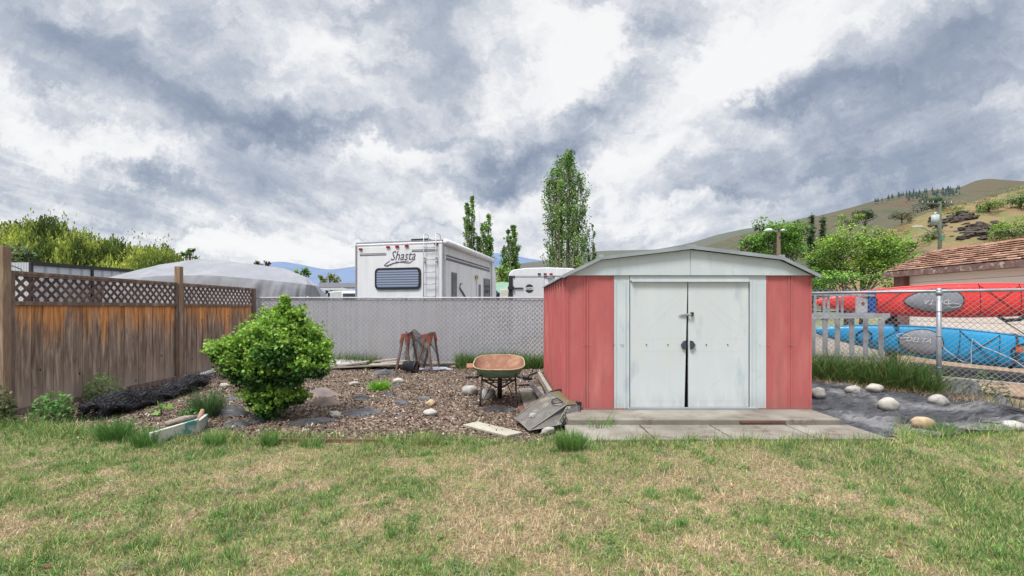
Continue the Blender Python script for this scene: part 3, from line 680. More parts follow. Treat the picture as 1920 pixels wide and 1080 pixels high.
# ---------------------------------------------------------------- wooden fence on the left
def board_mat():
    m, nt, p = newmat('weathered_cedar'); pos = coords(nt)
    sx = nd(nt, 'ShaderNodeSeparateXYZ'); lk(nt, pos, sx.inputs[0])
    vs_ = coords(nt, (9, 9, .9)); st = noise(nt, vs_, 2.2, 6, .65, .5)
    g = ramp(nt, st, [(.32, S(96, 80, 72, 1.0)), (.5, S(138, 120, 108, 1.0)), (.66, S(174, 154, 138, 1.0))])
    o = ramp(nt, st, [(.3, S(156, 94, 54, .9)), (.5, S(204, 138, 82, .9)), (.7, S(226, 174, 120, .9))])
    a = nd(nt, 'ShaderNodeAttribute', attribute_name='Col'); sc_ = nd(nt, 'ShaderNodeSeparateColor'); lk(nt, a.outputs['Color'], sc_.inputs[0])
    h = nd(nt, 'ShaderNodeMath', operation='MULTIPLY_ADD'); lk(nt, st, h.inputs[0]); h.inputs[1].default_value = 1.25; h.inputs[2].default_value = -.62
    h2 = nd(nt, 'ShaderNodeMath', operation='ADD'); lk(nt, h.outputs[0], h2.inputs[0]); lk(nt, sx.outputs[2], h2.inputs[1])
    h3 = nd(nt, 'ShaderNodeMath', operation='ADD'); lk(nt, h2.outputs[0], h3.inputs[0]); lk(nt, sc_.outputs[1], h3.inputs[1])
    mr = nd(nt, 'ShaderNodeMapRange', interpolation_type='SMOOTHSTEP'); lk(nt, h3.outputs[0], mr.inputs[0]); mr.inputs[1].default_value = 1.12; mr.inputs[2].default_value = 1.75
    c = mixc(nt, mr.outputs[0], g, o)
    low = nd(nt, 'ShaderNodeMapRange'); lk(nt, h2.outputs[0], low.inputs[0]); low.inputs[1].default_value = .05; low.inputs[2].default_value = .4; low.inputs[3].default_value = .8; low.inputs[4].default_value = 0
    c = mixc(nt, low.outputs[0], c, S(172, 158, 146, .8))
    kn_ = nd(nt, 'ShaderNodeTexVoronoi'); kn_.inputs['Scale'].default_value = 3.3; lk(nt, coords(nt, (1, 1.3, .8)), kn_.inputs['Vector'])
    kf = ramp(nt, kn_.outputs['Distance'], [(.035, 1.0), (.075, 0.0)])
    c = mixc(nt, kf, c, S(60, 42, 34, .8))
    m2 = nd(nt, 'ShaderNodeVectorMath', operation='SCALE'); lk(nt, c, m2.inputs[0]); lk(nt, sc_.outputs[0], m2.inputs['Scale'])
    lk(nt, m2.outputs[0], p.inputs['Base Color']); p.inputs['Roughness'].default_value = .9; p.inputs['Specular IOR Level'].default_value = .15
    bumpn(nt, p, noise(nt, coords(nt, (30, 30, 1.2)), 2, 5), .6, .01); return m
BOARD = board_mat()
TRIMW = M('weathered_trim', S(142, 118, 104, .85), S(108, 92, 86, .85), 2.5, .9, .5, 12, (4, 4, 1), c3=S(168, 146, 128, .85))
LATT = M('lattice_wood', S(112, 88, 80, .9), S(84, 66, 62, .9), 3, .9, .4, 30)
POSTW = M('post_wood', S(168, 142, 120, .8), S(138, 114, 96, .8), 2.4, .9, .5, 14, (6, 6, .8), c3=S(186, 162, 140, .8))
wf = thing('wooden_fence', (-6.4, 5.8, 0), 'weathered grey and orange board fence topped with lattice panels', 'fence')
def fp(s, off=0, z=0):      # s = depth along the fence
    return (-6.452+.0352*(s-5.8)+off, s, z)
posts = [(5.755, 2.18), (8.66, 2.195)]
for y, zt in posts:
    mb = MB(); X = fp(y)[0]; mb.box((X+(.02 if y < 6 else .01), y, (zt-.15)/2), (.10, .10, zt+.15)); mb.build('post', POSTW, wf, bevel=.006)
mb = MB(); mb.box((fp(11.02)[0], 11.02, .93), (.09, .09, 1.9)); mb.build('post', TRIMW, wf, bevel=.004)
for k, (y0, y1) in enumerate(((5.815, 8.605), (8.715, 10.97))):
    n = int(round((y1-y0)/.141)); mb = MB(); w = (y1-y0)/n
    for i in range(n):
        b = random.uniform(.78, 1.15); g = random.uniform(-.14, .18)+(.25 if i in (9,) else 0)
        y = y0+(i+.5)*w; c = fp(y)
        mb.box((c[0]+random.uniform(-.004, .004), y, .76), (.018, w-.005, 1.40), rz=-.035+random.uniform(-.01, .01), col=(b, max(0, .2+g), 0))
    mb.build('board_panel', BOARD, wf)
    mb = MB(); zc = (1.465, 1.865)
    a, b = fp(y0, .0, zc[0]), fp(y1, .0, zc[0]); mb.beam(a, b, .06, .055)
    a, b = fp(y0, .0, zc[1]), fp(y1, .0, zc[1]); mb.beam(a, b, .07, .04); mb.beam((a[0]+.02, a[1], zc[1]-.035), (b[0]+.02, b[1], zc[1]-.035), .02, .028)
    mb.build('rail', TRIMW, wf, bevel=.003)
    for yy in (y0+.03, y1-.02):
        mb = MB(); mb.box((fp(yy)[0]+.025, yy, .93), (.035, .05 if k == 0 else .035, 1.86)); mb.build('trim_board', TRIMW, wf, bevel=.003)
    mb = MB(); a, b = fp(y0, .03, .055), fp(y1, .03, .075); mb.beam(a, b, .03, .09); mb.build('kick_board', TRIMW, wf, bevel=.003)
    # lattice strips
    mb = MB(); zl0, zl1 = 1.492, 1.845; hgt = zl1-zl0; run = hgt*.93; pitch = .128
    for fam, sgn in ((.008, 1), (-.008, -1)):
        s = y0-run
        while s < y1+run:
            p0, p1 = (s, zl0), (s+run, zl1)
            if sgn < 0: p0, p1 = (s, zl1), (s+run, zl0)
            (ya, za), (yb, zb_) = p0, p1
            if ya < y0: za += (zb_-za)*(y0-ya)/(yb-ya); ya = y0
            if yb > y1: zb_ = za+(zb_-za)*(y1-ya)/(yb-ya); yb = y1
            if yb-ya > .02:
                mb.beam(fp(ya, fam, za), fp(yb, fam, zb_), .007, .036, up=(0, 0, 1))
            s += pitch
    mb.build('lattice', LATT, wf)

# ---------------------------------------------------------------- chain link fences
def wires(mb, P0, P1, z0f, z1f, pitch, r, off):
    P0 = Vector((*P0, 0)); P1 = Vector((*P1, 0)); L = (P1-P0).length; d = (P1-P0)/L; nrm = Vector((d.y, -d.x, 0))
    H = z1f(0)-z0f(0); hh = H*1.1
    for sgn in (1, -1):
        s = -hh
        while s < L+hh:
            sa, sb = s, s+hh; 
            za, zb = (0, H*1.1) if sgn > 0 else (H*1.1, 0)
            def cut(sa, za, sb, zb):
                if sa < 0: za += (zb-za)*(-sa)/(sb-sa); sa = 0
                if sb > L: zb = za+(zb-za)*(L-sa)/(sb-sa); sb = L
                return sa, za, sb, zb
            if sb > .03 and sa < L-.03:
                sa, za, sb, zb = cut(sa, za, sb, zb)
                # clip top
                if max(za, zb) > H:
                    if za > zb: t = (za-H)/(za-zb); sa += (sb-sa)*t; za = H
                    else: t = (H-za)/(zb-za); sb = sa+(sb-sa)*t; zb = H
                if sb-sa > .01:
                    o = nrm*(off+.0025*sgn)
                    a = P0+d*sa+o; b = P0+d*sb+o; f0 = z0f(sa/L); 
                    mb.tube([(a.x, a.y, z0f(sa/L)+za), (b.x, b.y, z0f(sb/L)+zb)], r, 4, False)
            s += pitch
FB = 11.1; bf = thing('chain_link_fence', (-1, FB, 0), 'long chain link fence filled with pale grey privacy slats behind the mulch bed', 'fence')
SLAT = M('privacy_slat', S(190, 189, 193, .92), S(178, 178, 184, .92), 1.2, .6, 0, c3=S(194, 191, 191, .85), vcol=True)
ZT = 1.655
mb = MB(); x = -6.2; i = 0
while x < 4.25:
    b = random.uniform(.92, 1.04); mb.box((x+.029, FB+.012+.004*(i % 2), .86), (.0555, .004, 1.52+random.uniform(-.012, .012)), col=(b, b, b)); x += .0585; i += 1
mb.build('slats', SLAT, bf)
mb = MB(); wires(mb, (-6.2, FB), (4.3, FB), lambda t: .06, lambda t: ZT-.02, .0585*1.9, .0045, .004)
mb.build('wire_mesh', M('mesh_pale', S(226, 228, 233), S(206, 208, 214), 6, .45, metal=.1), bf)
mb = MB(); mb.tube([(-6.24, FB, ZT), (4.3, FB, ZT)], .021, 8); mb.build('top_rail', M('rail_pale', S(206, 208, 214), S(180, 184, 192), 4, .45), bf, True)
for x in (-5.0, -2.6, -.15, 2.1, 4.3):
    mb = MB(); mb.tube([(x, FB+.04, -.05), (x, FB+.04, ZT)], .026, 8); mb.lathe((x, FB+.04, ZT-.01), [(.03, 0), (.03, .02), (.02, .045), (0, .055)], 8); mb.build('post', GALV, bf, True)
# the open chain link on the right
RA, RB = (3.95, 8.0), (8.2, 5.10)
def rz0(t): return float(gz(RA[0]+(RB[0]-RA[0])*t, RA[1]+(RB[1]-RA[1])*t))+.0
def rline(u):      # fence point seen at a given direction
    k = (u-960)/F; dxx = RB[0]-RA[0]; dyy = RB[1]-RA[1]; t = (k*RA[1]-RA[0])/(dxx-k*dyy); return RA[0]+dxx*t, RA[1]+dyy*t, t
rf = thing('chain_link_fence', (6.0, 6.25, .1), 'open galvanised chain link fence with see-through mesh in front of the kayaks', 'fence')
ZR = 1.645
mb = MB(); wires(mb, RA, RB, rz0, lambda t: ZR+.015-.0, .072, .0026, 0); WIRE = M('wire', S(176, 178, 184), S(150, 152, 160), 8, .45, metal=.2); mr_=mb
mb = MB(); mb.tube([(*RA, ZR), (*RB, ZR)], .0215, 10); mb.build('top_rail', GALV, rf, True)
mb = mr_; L = math.dist(RA, RB); n = int(L/.072)
for i in range(n):
    t = (i+.5)/n; x, y = RA[0]+(RB[0]-RA[0])*t, RA[1]+(RB[1]-RA[1])*t
    mb.tube([(x-.012, y, ZR-.02), (x-.004, y-.004, ZR+.036)], .0026, 4, False); mb.tube([(x+.012, y, ZR-.02), (x+.004, y-.004, ZR+.036)], .0026, 4, False)
mb.build('wire_mesh', WIRE, rf)
for u in (1757,):
    x, y, t = rline(u); mb = MB(); mb.tube([(x, y-.03, -.02), (x, y-.03, ZR-.03)], .030, 12)
    mb.tube([(x, y-.03, ZR-.06), (x, y-.03, ZR+.01)], .034, 12); mb.lathe((x, y-.03, ZR+.01), [(.036, 0), (.034, .015), (.02, .03), (0, .035)], 12)
    for zz in (.55, 1.0, 1.35): mb.tube([(x, y-.03, zz), (x, y-.03, zz+.012)], .0335, 12)
    mb.build('post', GALV, rf, True)
x, y = RA; mb = MB(); mb.tube([(x, y, 0), (x, y, ZR+.02)], .03, 10); mb.build('post', GALV, rf, True)
# return between both fences, mostly behind the shed
sf = thing('chain_link_fence', (4.1, 9, 0), 'short run of slatted chain link joining both fences behind the shed', 'fence')
mb = MB(); wires(mb, (4.3, FB), (3.97, 8.05), lambda t: .06, lambda t: ZT-.02, .0585*1.42, .0028, 0); mb.build('wire_mesh', GALV, sf)
mb = MB(); mb.tube([(4.3, FB, ZT), (3.95, 8.0, ZR)], .021, 8); mb.build('top_rail', GALV, sf, True)

# ---------------------------------------------------------------- wheelbarrow
wb = thing('wheelbarrow', (-.19, 6.6, 0), 'old wheelbarrow with rusty green tray standing on the mulch by the shed', 'wheelbarrow')
GREENM = M('rusty_green_tray', S(128, 154, 134, 1.0), S(108, 138, 116, 1.0), 5, .7, .3, 40, spots=S(134, 90, 58), sscale=8, slo=.52, shi=.66)
RUST = M('rust', S(160, 118, 94), S(138, 98, 80), 5, .9, .4, 60, c3=S(180, 142, 116), spots=S(196, 172, 146), sscale=14, slo=.62, shi=.75)
cx = -.19
def trayring(hw, y0, y1, z0, z1, k=36, e=3.2):
    out = []
    for j in range(k):
        a = 2*PI*j/k; c, s = math.cos(a), math.sin(a)
        X = math.copysign(abs(c)**(2/e), c)*hw*(1-.06*(s+1)/2); t = (math.copysign(abs(s)**(2/e), s)+1)/2
        out.append((cx+X, y0+(y1-y0)*t, z0+(z1-z0)*t))
    return out
rings = [trayring(.385, 6.30, 7.22, .545, .66), trayring(.365, 6.34, 7.15, .50, .60), trayring(.31, 6.43, 6.98, .435, .47), trayring(.25, 6.50, 6.86, .40, .41), trayring(.1, 6.6, 6.75, .40, .41)]
mb = MB(); vs = [p for r in rings for p in r]; k = 36
mb.add(vs, [(i*k+j, i*k+(j+1) % k, (i+1)*k+(j+1) % k, (i+1)*k+j) for i in range(4) for j in range(k)]+[tuple(4*k+j for j in range(k))])
tr = mb.build('tray', GREENM, wb, True)
mb = MB(); vs = [(p[0]*.985+cx*.015, p[1]*.985+6.76*.015, p[2]+.006) for r in rings for p in r]
mb.add(vs, [(i*k+j, (i+1)*k+j, (i+1)*k+(j+1) % k, i*k+(j+1) % k) for i in range(4) for j in range(k)]+[tuple(4*k+j for j in range(k-1, -1, -1))])
mb.build('tray_inside', RUST, tr, True)
mb = MB(); r0 = rings[0]+rings[0][:1]; mb.tube(r0, .011, 6, False); mb.build('rim', M('rim_cream', S(188, 176, 138), S(150, 130, 96), 10, .7, spots=S(130, 90, 60), sscale=12, slo=.56), tr, True)
for s in (-1, 1):
    mb = MB(); mb.tube([(cx+s*.10, 7.3, .22), (cx+s*.2, 6.8, .385), (cx+s*.27, 6.35, .46), (cx+s*.30, 6.12, .475), (cx+s*.325, 6.02, .482)], .014, 8)
    h = mb.build('handle', DGREY, wb, True)
    mb = MB(); mb.tube([(cx+s*.265, 6.16, .470), (cx+s*.335, 6.09, .478), (cx+s*.40, 6.03, .484), (cx+s*.405, 6.02, .484)], [.017, .02, .02, .014], 10); mb.build('grip', BLACK, h, True)
    mb = MB(); zg = .0
    mb.tube([(cx+s*.24, 6.55, .41), (cx+s*.25, 6.46, .2), (cx+s*.265, 6.44, zg+.02), (cx+s*.22, 6.50, zg+.0)], .013, 7)
    mb.tube([(cx+s*.24, 6.55, .38), (cx+s*.03, 6.85, .2)], .012, 6); mb.tube([(cx+s*.255, 6.45, .02), (cx+s*.1, 6.95, .28)], .008, 6)
    mb.build('leg', DGREY, wb, True)
mb = MB(); mb.tube([(cx-.2, 6.52, .37), (cx+.2, 6.52, .37)], .012, 6); mb.beam((cx-.12, 6.5, .34), (cx+.12, 6.5, .34), .02, .012); mb.build('brace', DGREY, wb)
mb = MB(); MX = Matrix.Rotation(PI/2, 3, 'Y')
mb.lathe((cx, 7.12, .19), [(.12, -.03), (.17, -.035), (.19, -.018), (.195, 0), (.19, .018), (.17, .035), (.12, .03)], 28, M=MX); wh = mb.build('wheel', BLACK, wb, True)
mb = MB(); mb.lathe((cx, 7.12, .19), [(.0, -.03), (.03, -.03), (.04, -.01), (.12, -.02), (.125, 0), (.12, .02), (.04, .01), (.03, .03), (0, .03)], 20, M=MX); mb.build('rim', RUST, wh, True)
mb = MB(); mb.poly([(cx-.5, 6.9, .50), (cx-.36, 6.9, .50), (cx-.36, 6.95, .555), (cx-.5, 6.95, .555)], (0, .03, 0)); mb.build('wood_block', M('orange_wood', S(186, 130, 104, .6)), wb)

# ---------------------------------------------------------------- mower bag
gb = thing('mower_bag', (.45, 5.2, 0), 'dirty grey lawn mower grass bag lying against the shed corner', 'mower bag')
def bagmat():
    return M('bag_cloth', S(124, 120, 116, .85), S(100, 97, 94, .85), 6, .9, .5, 160, c3=S(150, 142, 128, .85), spots=S(150, 138, 112, .85), sscale=4, slo=.6, shi=.8)
BAG = bagmat()
A_, B_, C_, D_ = at(965, 783, 5.5), at(1030, 735, 5.72), at(1063, 759, 5.32), at(992, 808, 5.1)
E_, F_, G_, B2 = at(1085, 757, 5.46), at(1087, 777, 5.36), at(1041, 799, 5.12), at(1048, 732, 5.85)
def face(pts, n=10, sag=.0, name='cloth', mat=None, par=gb):
    a, b, c, d = [Vector(p) for p in pts]; nr = (b-a).cross(d-a).normalized(); mb = MB(); sd = random.random()*50
    def fn(s, t):
        p = (a*(1-s)+b*s)*(1-t)+(d*(1-s)+c*s)*t
        q = math.sin(PI*s)*math.sin(PI*t)
        return p+nr*(sag*q+.018*q**.5*(float(fbm(s*3+sd, t*2, 1.2, 2, 3))-.5))
    mb.grid(fn, n, n); return mb.build(name, mat or BAG, par, True)
face([A_, B_, C_, D_], 14, -.02, 'top_cloth'); face([D_, C_, E_, G_], 10, .0, 'side_cloth'); face([G_, E_, F_, F_], 8, 0, 'side_cloth')
face([A_, D_, G_, F_], 6, 0, 'bottom_cloth'); face([A_, B_, B2, F_], 6, 0, 'bottom_cloth')
CLIP = M('grass_clippings', S(146, 132, 98, .7), S(122, 112, 84, .7), 30, .95, .9, 120, c3=S(108, 108, 74, .7))
face([B_, B2, E_, C_], 12, -.02, 'grass_clippings', CLIP)
mb = MB(); off = Vector((0, -.004, .006)); q = [Vector(p)+off for p in (B_, C_, E_)]
mb.tube([Vector(A_)+off, Vector(B_)+off], .006, 6); mb.tube([Vector(A_)+off, Vector(D_)+off, Vector(G_)+off], .006, 6); mb.tube([Vector(D_)+off, Vector(C_)+off], .007, 6); mb.tube([Vector(B_)+off, Vector(C_)+off], .005, 6)
mb.build('piping', M('bag_piping', S(150, 146, 138)), gb, True)
mb = MB(); mb.tube([B_, B2, E_], .013, 8); mb.tube([E_, F_], .016, 8); mb.box(E_, (.05, .05, .04), .5); mb.box(B2, (.06, .04, .03), .3); mb.tube([F_, Vector(F_)+Vector((-.1, -.04, -.05)), Vector(G_)+Vector((.06, 0, .0))], .014, 6)
mb.build('frame', BLACK, gb)
def bagpt(s, t, lift=.0):
    a, b, c, d = [Vector(p) for p in (A_, B_, C_, D_)]; nr = (b-a).cross(d-a).normalized()
    if nr.y > 0: nr = -nr
    return (a*(1-s)+b*s)*(1-t)+(d*(1-s)+c*s)*t+nr*(.030+lift)
mb = MB(); mb.tube([bagpt(.80, .62), bagpt(.80, .72, .01), bagpt(.93, .92, .01), bagpt(.97, .88), bagpt(.97, .6), bagpt(.86, .52), bagpt(.80, .6)], .007, 6); mb.build('handle', BLACK, gb, True)
mb = MB()
for k_, (s0, t0, s1, t1) in enumerate(((.28, .44, .36, .64), (.25, .47, .32, .66), (.22, .52, .28, .67))):
    mb.tube([bagpt(s0, t0), bagpt((s0+s1)/2+.025, (t0+t1)/2, .001), bagpt(s1, t1)], .004, 5)
mb.build('logo', WHITE, gb)
def text(body, o, xd, yd, h, mat, par, shear=0, name='lettering', ext=.0005, sx=1.0):
    c = bpy.data.curves.new('t', 'FONT'); c.body = body; c.size = 1; c.extrude = ext/h; c.shear = shear; c.resolution_u = 2
    ob = bpy.data.objects.new('t', c); COL.objects.link(ob); bpy.context.view_layer.update()
    me = bpy.data.meshes.new_from_object(ob.evaluated_get(bpy.context.evaluated_depsgraph_get())); bpy.data.objects.remove(ob)
    xd = Vector(xd).normalized(); yd = Vector(yd); yd = (yd-xd*yd.dot(xd)).normalized(); zd = xd.cross(yd)
    off_ = Vector(o)-abs_loc(par)
    for v in me.vertices: v.co = off_+xd*(v.co.x*h*sx)+yd*(v.co.y*h)+zd*v.co.z*h
    me.materials.clear(); me.materials.append(mat); return place(name, me, par)
# white strip with lettering down the fold of the side
wd = (Vector(E_)-Vector(C_)).normalized(); nf = (Vector(C_)-Vector(G_)).cross(Vector(E_)-Vector(G_)).normalized()
if nf.y > 0: nf = -nf
s0 = Vector(G_)+(Vector(C_)-Vector(G_))*.04+nf*.022-wd*.01; s1 = Vector(G_)+(Vector(C_)-Vector(G_))*.92+nf*.022-wd*.01
mb = MB(); mb.poly([s0, s0+wd*.075, s1+wd*.075, s1], nf*-.004); st_ = mb.build('label_strip', M('label_strip_white', S(206, 202, 192)), gb)
text('TSMAN', s0+(s1-s0)*.05+wd*.066+nf*.004, s1-s0, -wd, .070, BLACK, st_, sx=.95)

# ---------------------------------------------------------------- loose things on the bed
PLANK = M('grey_plank', S(196, 188, 176), S(168, 160, 150), 2, .9, .4, 16, (2, 8, 2), c3=S(150, 142, 134))
def slab(pts, th, name, mat, label, cat, group=None):
    mb = MB(); mb.poly(pts, (0, 0, th)); return tag(mb.build(name, mat, None, False, .004), label, cat, group)
def G3(u, v, dz=0.0):
    x, y, z = on_ground(u, v); return (x, y, float(zm(x, y))+dz if x < .9 else z+dz)
slab([G3(868, 800), G3(950, 820), G3(980, 813), G3(895, 794)], .028, 'plank', M('pale_plank', S(192, 188, 174, .7), S(172, 166, 150, .7), 3, .85, .2), 'short cream coloured plank lying flat at the front of the mulch', 'plank')
slab([G3(966, 760), G3(985, 783), G3(1040, 760), G3(1024, 738)], .018, 'brick_slab', M('dark_brick', S(128, 96, 84)), 'dark reddish slab tucked under the mower bag', 'slab')
slab([(.18, 5.95, .02), (.50, 5.95, .02), (.52, 7.9, .02), (.12, 7.7, .02)], .02, 'concrete_walk', CONC, 'pinkish worn concrete strip between wheelbarrow and shed', 'concrete strip')
# board and downspout beside the shed
mb = MB(); mb.beam((.58, 5.75, .16), (.50, 8.6, .17), .06, .10); tag(mb.build('edging_board', PLANK, None, bevel=.004), 'long grey board lying along the left side of the shed', 'board')
mb = MB(); mb.tube([(.10, 7.55, .13), (.29, 7.5, .15), (.33, 7.35, .15), (.47, 5.9, .14)], [.02, .03, .05, .055], 4); tag(mb.build('drain_pipe', M('dark_pipe', S(104, 98, 98), S(74, 70, 72), 8, .6), None, bevel=.006), 'dark square downspout lying beside the grey board by the shed', 'drain pipe')
mb = MB(); mb.tube([(.25, 8.2, .14), (.34, 8.35, .18), (.5, 8.45, .22)], .018, 6); mb.box((.28, 8.2, .13), (.14, .1, .04), .4); tag(mb.build('gutter_bracket', BLACK), 'black bracket scrap at the rear left corner of the shed', 'bracket')

# sawhorses with wire net
SAWW = M('sawhorse_wood', S(150, 132, 122), S(120, 100, 92), 6, .9, .3, 30, c3=S(96, 80, 76)); ORG = M('orange_bracket', S(190, 82, 56), S(160, 64, 46), 10, .6, spots=S(90, 44, 36), sscale=16)
sh = thing('sawhorse', (-2.3, 10.2, 0), 'old wooden sawhorse with orange brackets, the left one', 'sawhorse', 'sawhorses by the slatted fence')
def sawparts(par, ya, yb, x, z=.82, spread=(.16, .16)):
    mb = MB(); mb.beam((x, ya-.04, z-.03), (x, yb+.04, z-.03), .04, .09); mb.build('beam', SAWW, par)
    for y, sg in ((ya, -1), (yb, 1)):
        for s, sp_ in ((-1, spread[0]), (1, spread[1])):
            mb = MB(); mb.beam((x+s*.03, y, z-.06), (x+s*sp_, y+sg*.08, 0), .04, .075, up=(0, 1, 0)); mb.build('leg', SAWW, par)
        mb = MB()
        for s in (-1, 1): mb.beam((x+s*.024, y-.012*1, z+.01), (x+s*.075, y-.012, z-.19), .06, .045, up=(0, 1, 0))
        mb.box((x, y, z-.0), (.07, .07, .05)); mb.build('bracket', ORG, par)
sawparts(sh, 9.85, 10.5, -2.33, .83, (.17, .15))
sh2 = thing('sawhorse', (-1.8, 10.2, 0), 'old wooden sawhorse with orange brackets, the right one standing over a white sack', 'sawhorse', 'sawhorses by the slatted fence')
sawparts(sh2, 9.9, 10.75, -1.86, .82, (.24, .13))
NET = M('rusty_net', (.05, .045, .042), (.09, .075, .07), 20, .7)
mb = MB(); L_ = []
for fam in (0, 1):
    for i in range(34):
        pts = []
        for j in range(15):
            a, b = (i/33, j/14) if fam == 0 else (j/14, i/33)
            X = -2.36+a*.58+(.05*math.sin(b*9+a*4)); t = b
            Y = 9.82+.9*t+.07*math.sin(a*8)
            Z = .80-.62*abs(2*b-.95)**1.7*(.6+.4*math.sin(a*5+2))+.05*math.sin(a*14)*math.sin(b*11)-.55*max(0, (a-.35))*(1-a)*2*abs(math.sin(a*3))+.08
            pts.append((X, Y, max(.03, Z)))
        mb.tube(pts, .0028, 3, False)
for i in range(26):
    for fam in (0, 1):
        pts = []
        for j in range(9):
            a, b = (i/25, j/8) if fam == 0 else (j/8, i/25)
            pts.append((-2.22+a*.42-.1*b*a+.02*math.sin(b*12), 10.25+.12*math.sin(a*6), .05+b*.66*(1-.35*abs(a-.3))))
        mb.tube(pts, .003, 3, False)
tag(mb.build('wire_net', NET), 'rusty wire net draped over the sawhorses', 'wire net')
pot = thing('plant_pot', G3(772, 698), 'black plastic nursery pot tipped over between the sawhorse legs', 'pot')
mb = MB(); c = Vector(pot.location)+Vector((0, -.12, .135)); MX2 = Matrix.Rotation(math.radians(-14), 3, 'Z')@Matrix.Rotation(math.radians(96), 3, 'Y')
mb.lathe(c, [(0, -.15), (.10, -.15), (.108, -.13), (.132, .12), (.142, .12), (.142, .15), (.13, .15), (.12, .1), (.1, -.12), (0, -.12)], 26, M=MX2); mb.build('pot_body', M('pot_black', (.016, .018, .024), (.024, .026, .032), 5, .4), pot, True)
# white sack, cement crumbs
def lump(name, cx_, cy_, cz_, rx, ry, rz, mat, label, cat, seed=1, rot=0, amp=.35, group=None):
    import bmesh
    bm = bmesh.new(); bmesh.ops.create_icosphere(bm, subdivisions=4, radius=1)
    for q in bm.verts:
        n_ = float(fbm(q.co.x*1.7+9, q.co.y*1.7+q.co.z*1.9+7, 1.2, 4, seed))-.5; c = q.co*(1+n_*amp*2); q.co = (c.x*rx, c.y*ry, max(c.z, -.25)*rz)
    me = bpy.data.meshes.new(name); bm.to_mesh(me); bm.free(); me.materials.append(mat)
    o = place(name, me, None, True); o.location = (cx_, cy_, cz_); o.rotation_euler = (0, 0, rot); return tag(o, label, cat, group)
x, y, z = G3(812, 694); lump('sack', x, y+.1, z+.02, .42, .16, .05, M('white_sack', S(206, 208, 218), S(180, 184, 198), 5, .6), 'crumpled white plastic sack under the right sawhorse', 'sack', 4, .06)
x, y, z = G3(872, 690); lump('rubble_heap', x, y+.2, z, .42, .25, .09, M('rubble', S(200, 192, 180), S(160, 148, 136), 18, .95, .9, 60, c3=S(120, 108, 98)), 'low heap of pale rubble at the foot of the slatted fence', 'rubble', 6, 0, .5)
x, y, z = G3(838, 688); lump('cloth_scrap', x, y+.1, z, .2, .1, .05, M('dark_green_cloth', S(60, 74, 70), S(40, 48, 50), 8, .8), 'dark green cloth scrap beside the white sack', 'cloth', 8, 0, .4)
# boards piled along the fence
bl = [((604, 688), (756, 680), 'long grey board, front of the pile by the sawhorses', .09), ((612, 686), (690, 676), 'short board with a broken pale end, left in the pile', .2), ((690, 683), (768, 674), 'pale board leaning on the pile under the sawhorse', .1),
      ((662, 692), (742, 690), 'thin board lying flat before the pile', .05), ((695, 680), (765, 684), 'dark edged plank inside the pile', .1), ((700, 676), (745, 671), 'pale plank topmost in the pile', .1)]
for i, ((u0, v0), (u1, v1), lb, w) in enumerate(bl):
    a = Vector(at(u0, v0+2, 10.35+.07*i)); b = Vector(at(u1, v1+2, 10.35+.07*i))
    mb = MB(); mb.beam(a, b, w+.05, .035); tag(mb.build('board', PLANK, None, bevel=.004), lb, 'board', 'boards piled by the slatted fence')
x, y, z = at(640, 683, 10.6); lump('cement_sheet', x, y+.12, z, .55, .22, .09, M('pale_sheet', S(206, 204, 204), S(178, 176, 178), 6, .8), 'crumpled pale sheet lying on the left end of the board pile', 'sheet', 14, .1, .3)
# pipe and roll of netting
mb = MB(); mb.tube([G3(345, 722, .09), G3(398, 704, .09)], .045, 12); tag(mb.build('pipe', WHITE, None, True), 'white plastic pipe lying behind the black netting roll', 'pipe')
mb = MB(); mb.beam(G3(275, 726, .1), G3(305, 712, .14), .13, .09); tag(mb.build('rubber_block', BLACK, None, bevel=.01), 'black rubber block lying against the fence foot', 'rubber block')
nr_ = thing('netting_roll', G3(260, 790), 'rolled up black wire netting heaped along the wooden fence', 'netting roll')
NETB = M('black_net', (.012, .012, .014), (.03, .03, .034), 20, .45)
a0 = Vector(G3(168, 790)); a1 = Vector(G3(372, 728)); ax = (a1-a0); Ln = ax.length; ax.normalize(); sd_ = Vector((ax.y, -ax.x, 0))
def roll(s, a, r):
    rr = .80*r*(1.08+.16*math.sin(s*7+a*2)+.10*math.sin(a*5+s*13)+.06*math.sin(s*47)); rr *= (.75+.25*min(1, s*6))*(1 if s < .93 else .9)
    return a0+ax*(s*Ln)+sd_*(math.cos(a)*rr*1.05)+Vector((0, 0, .115+math.sin(a)*rr*(.62+.22*math.sin(s*6+1))+.02*math.sin(s*9)+.02*math.sin(s*31+a*3)))
mb = MB(); mb.grid(lambda s, t: roll(.03+s*.94, 2*PI*t, .12*min(1, s*12+.02, (1-s)*12+.02)), 40, 20); mb.build('core', NETB, nr_, True)
mb = MB()
for lay, r in enumerate((.175, .192, .21)):
    n = 30
    for i in range(n):
        a = 2*PI*i/n
        for sg in (-1, 1): mb.tube([roll(min(1, max(0, j/26+random.uniform(-.006, .006))), a+sg*j*.12+lay, r+random.uniform(-.008, .012)) for j in range(27)], .0032, 3, False)
    for j in range(30): mb.tube([roll(j/29, 2*PI*k_/16, r) for k_ in range(17)], .003, 3, False)
for i in range(2600):
    s = random.random(); a = random.uniform(-.6, PI+.6); p = roll(s, a, random.uniform(.13, .235)); mb.tube([p, p+Vector((random.uniform(-.05, .05), random.uniform(-.05, .05), random.uniform(-.03, .06)))], .0032, 3, False)
mb.build('wire_layers', M('net_wire', S(64, 64, 70), S(34, 34, 38), 30, .45, c3=S(96, 96, 100)), nr_)
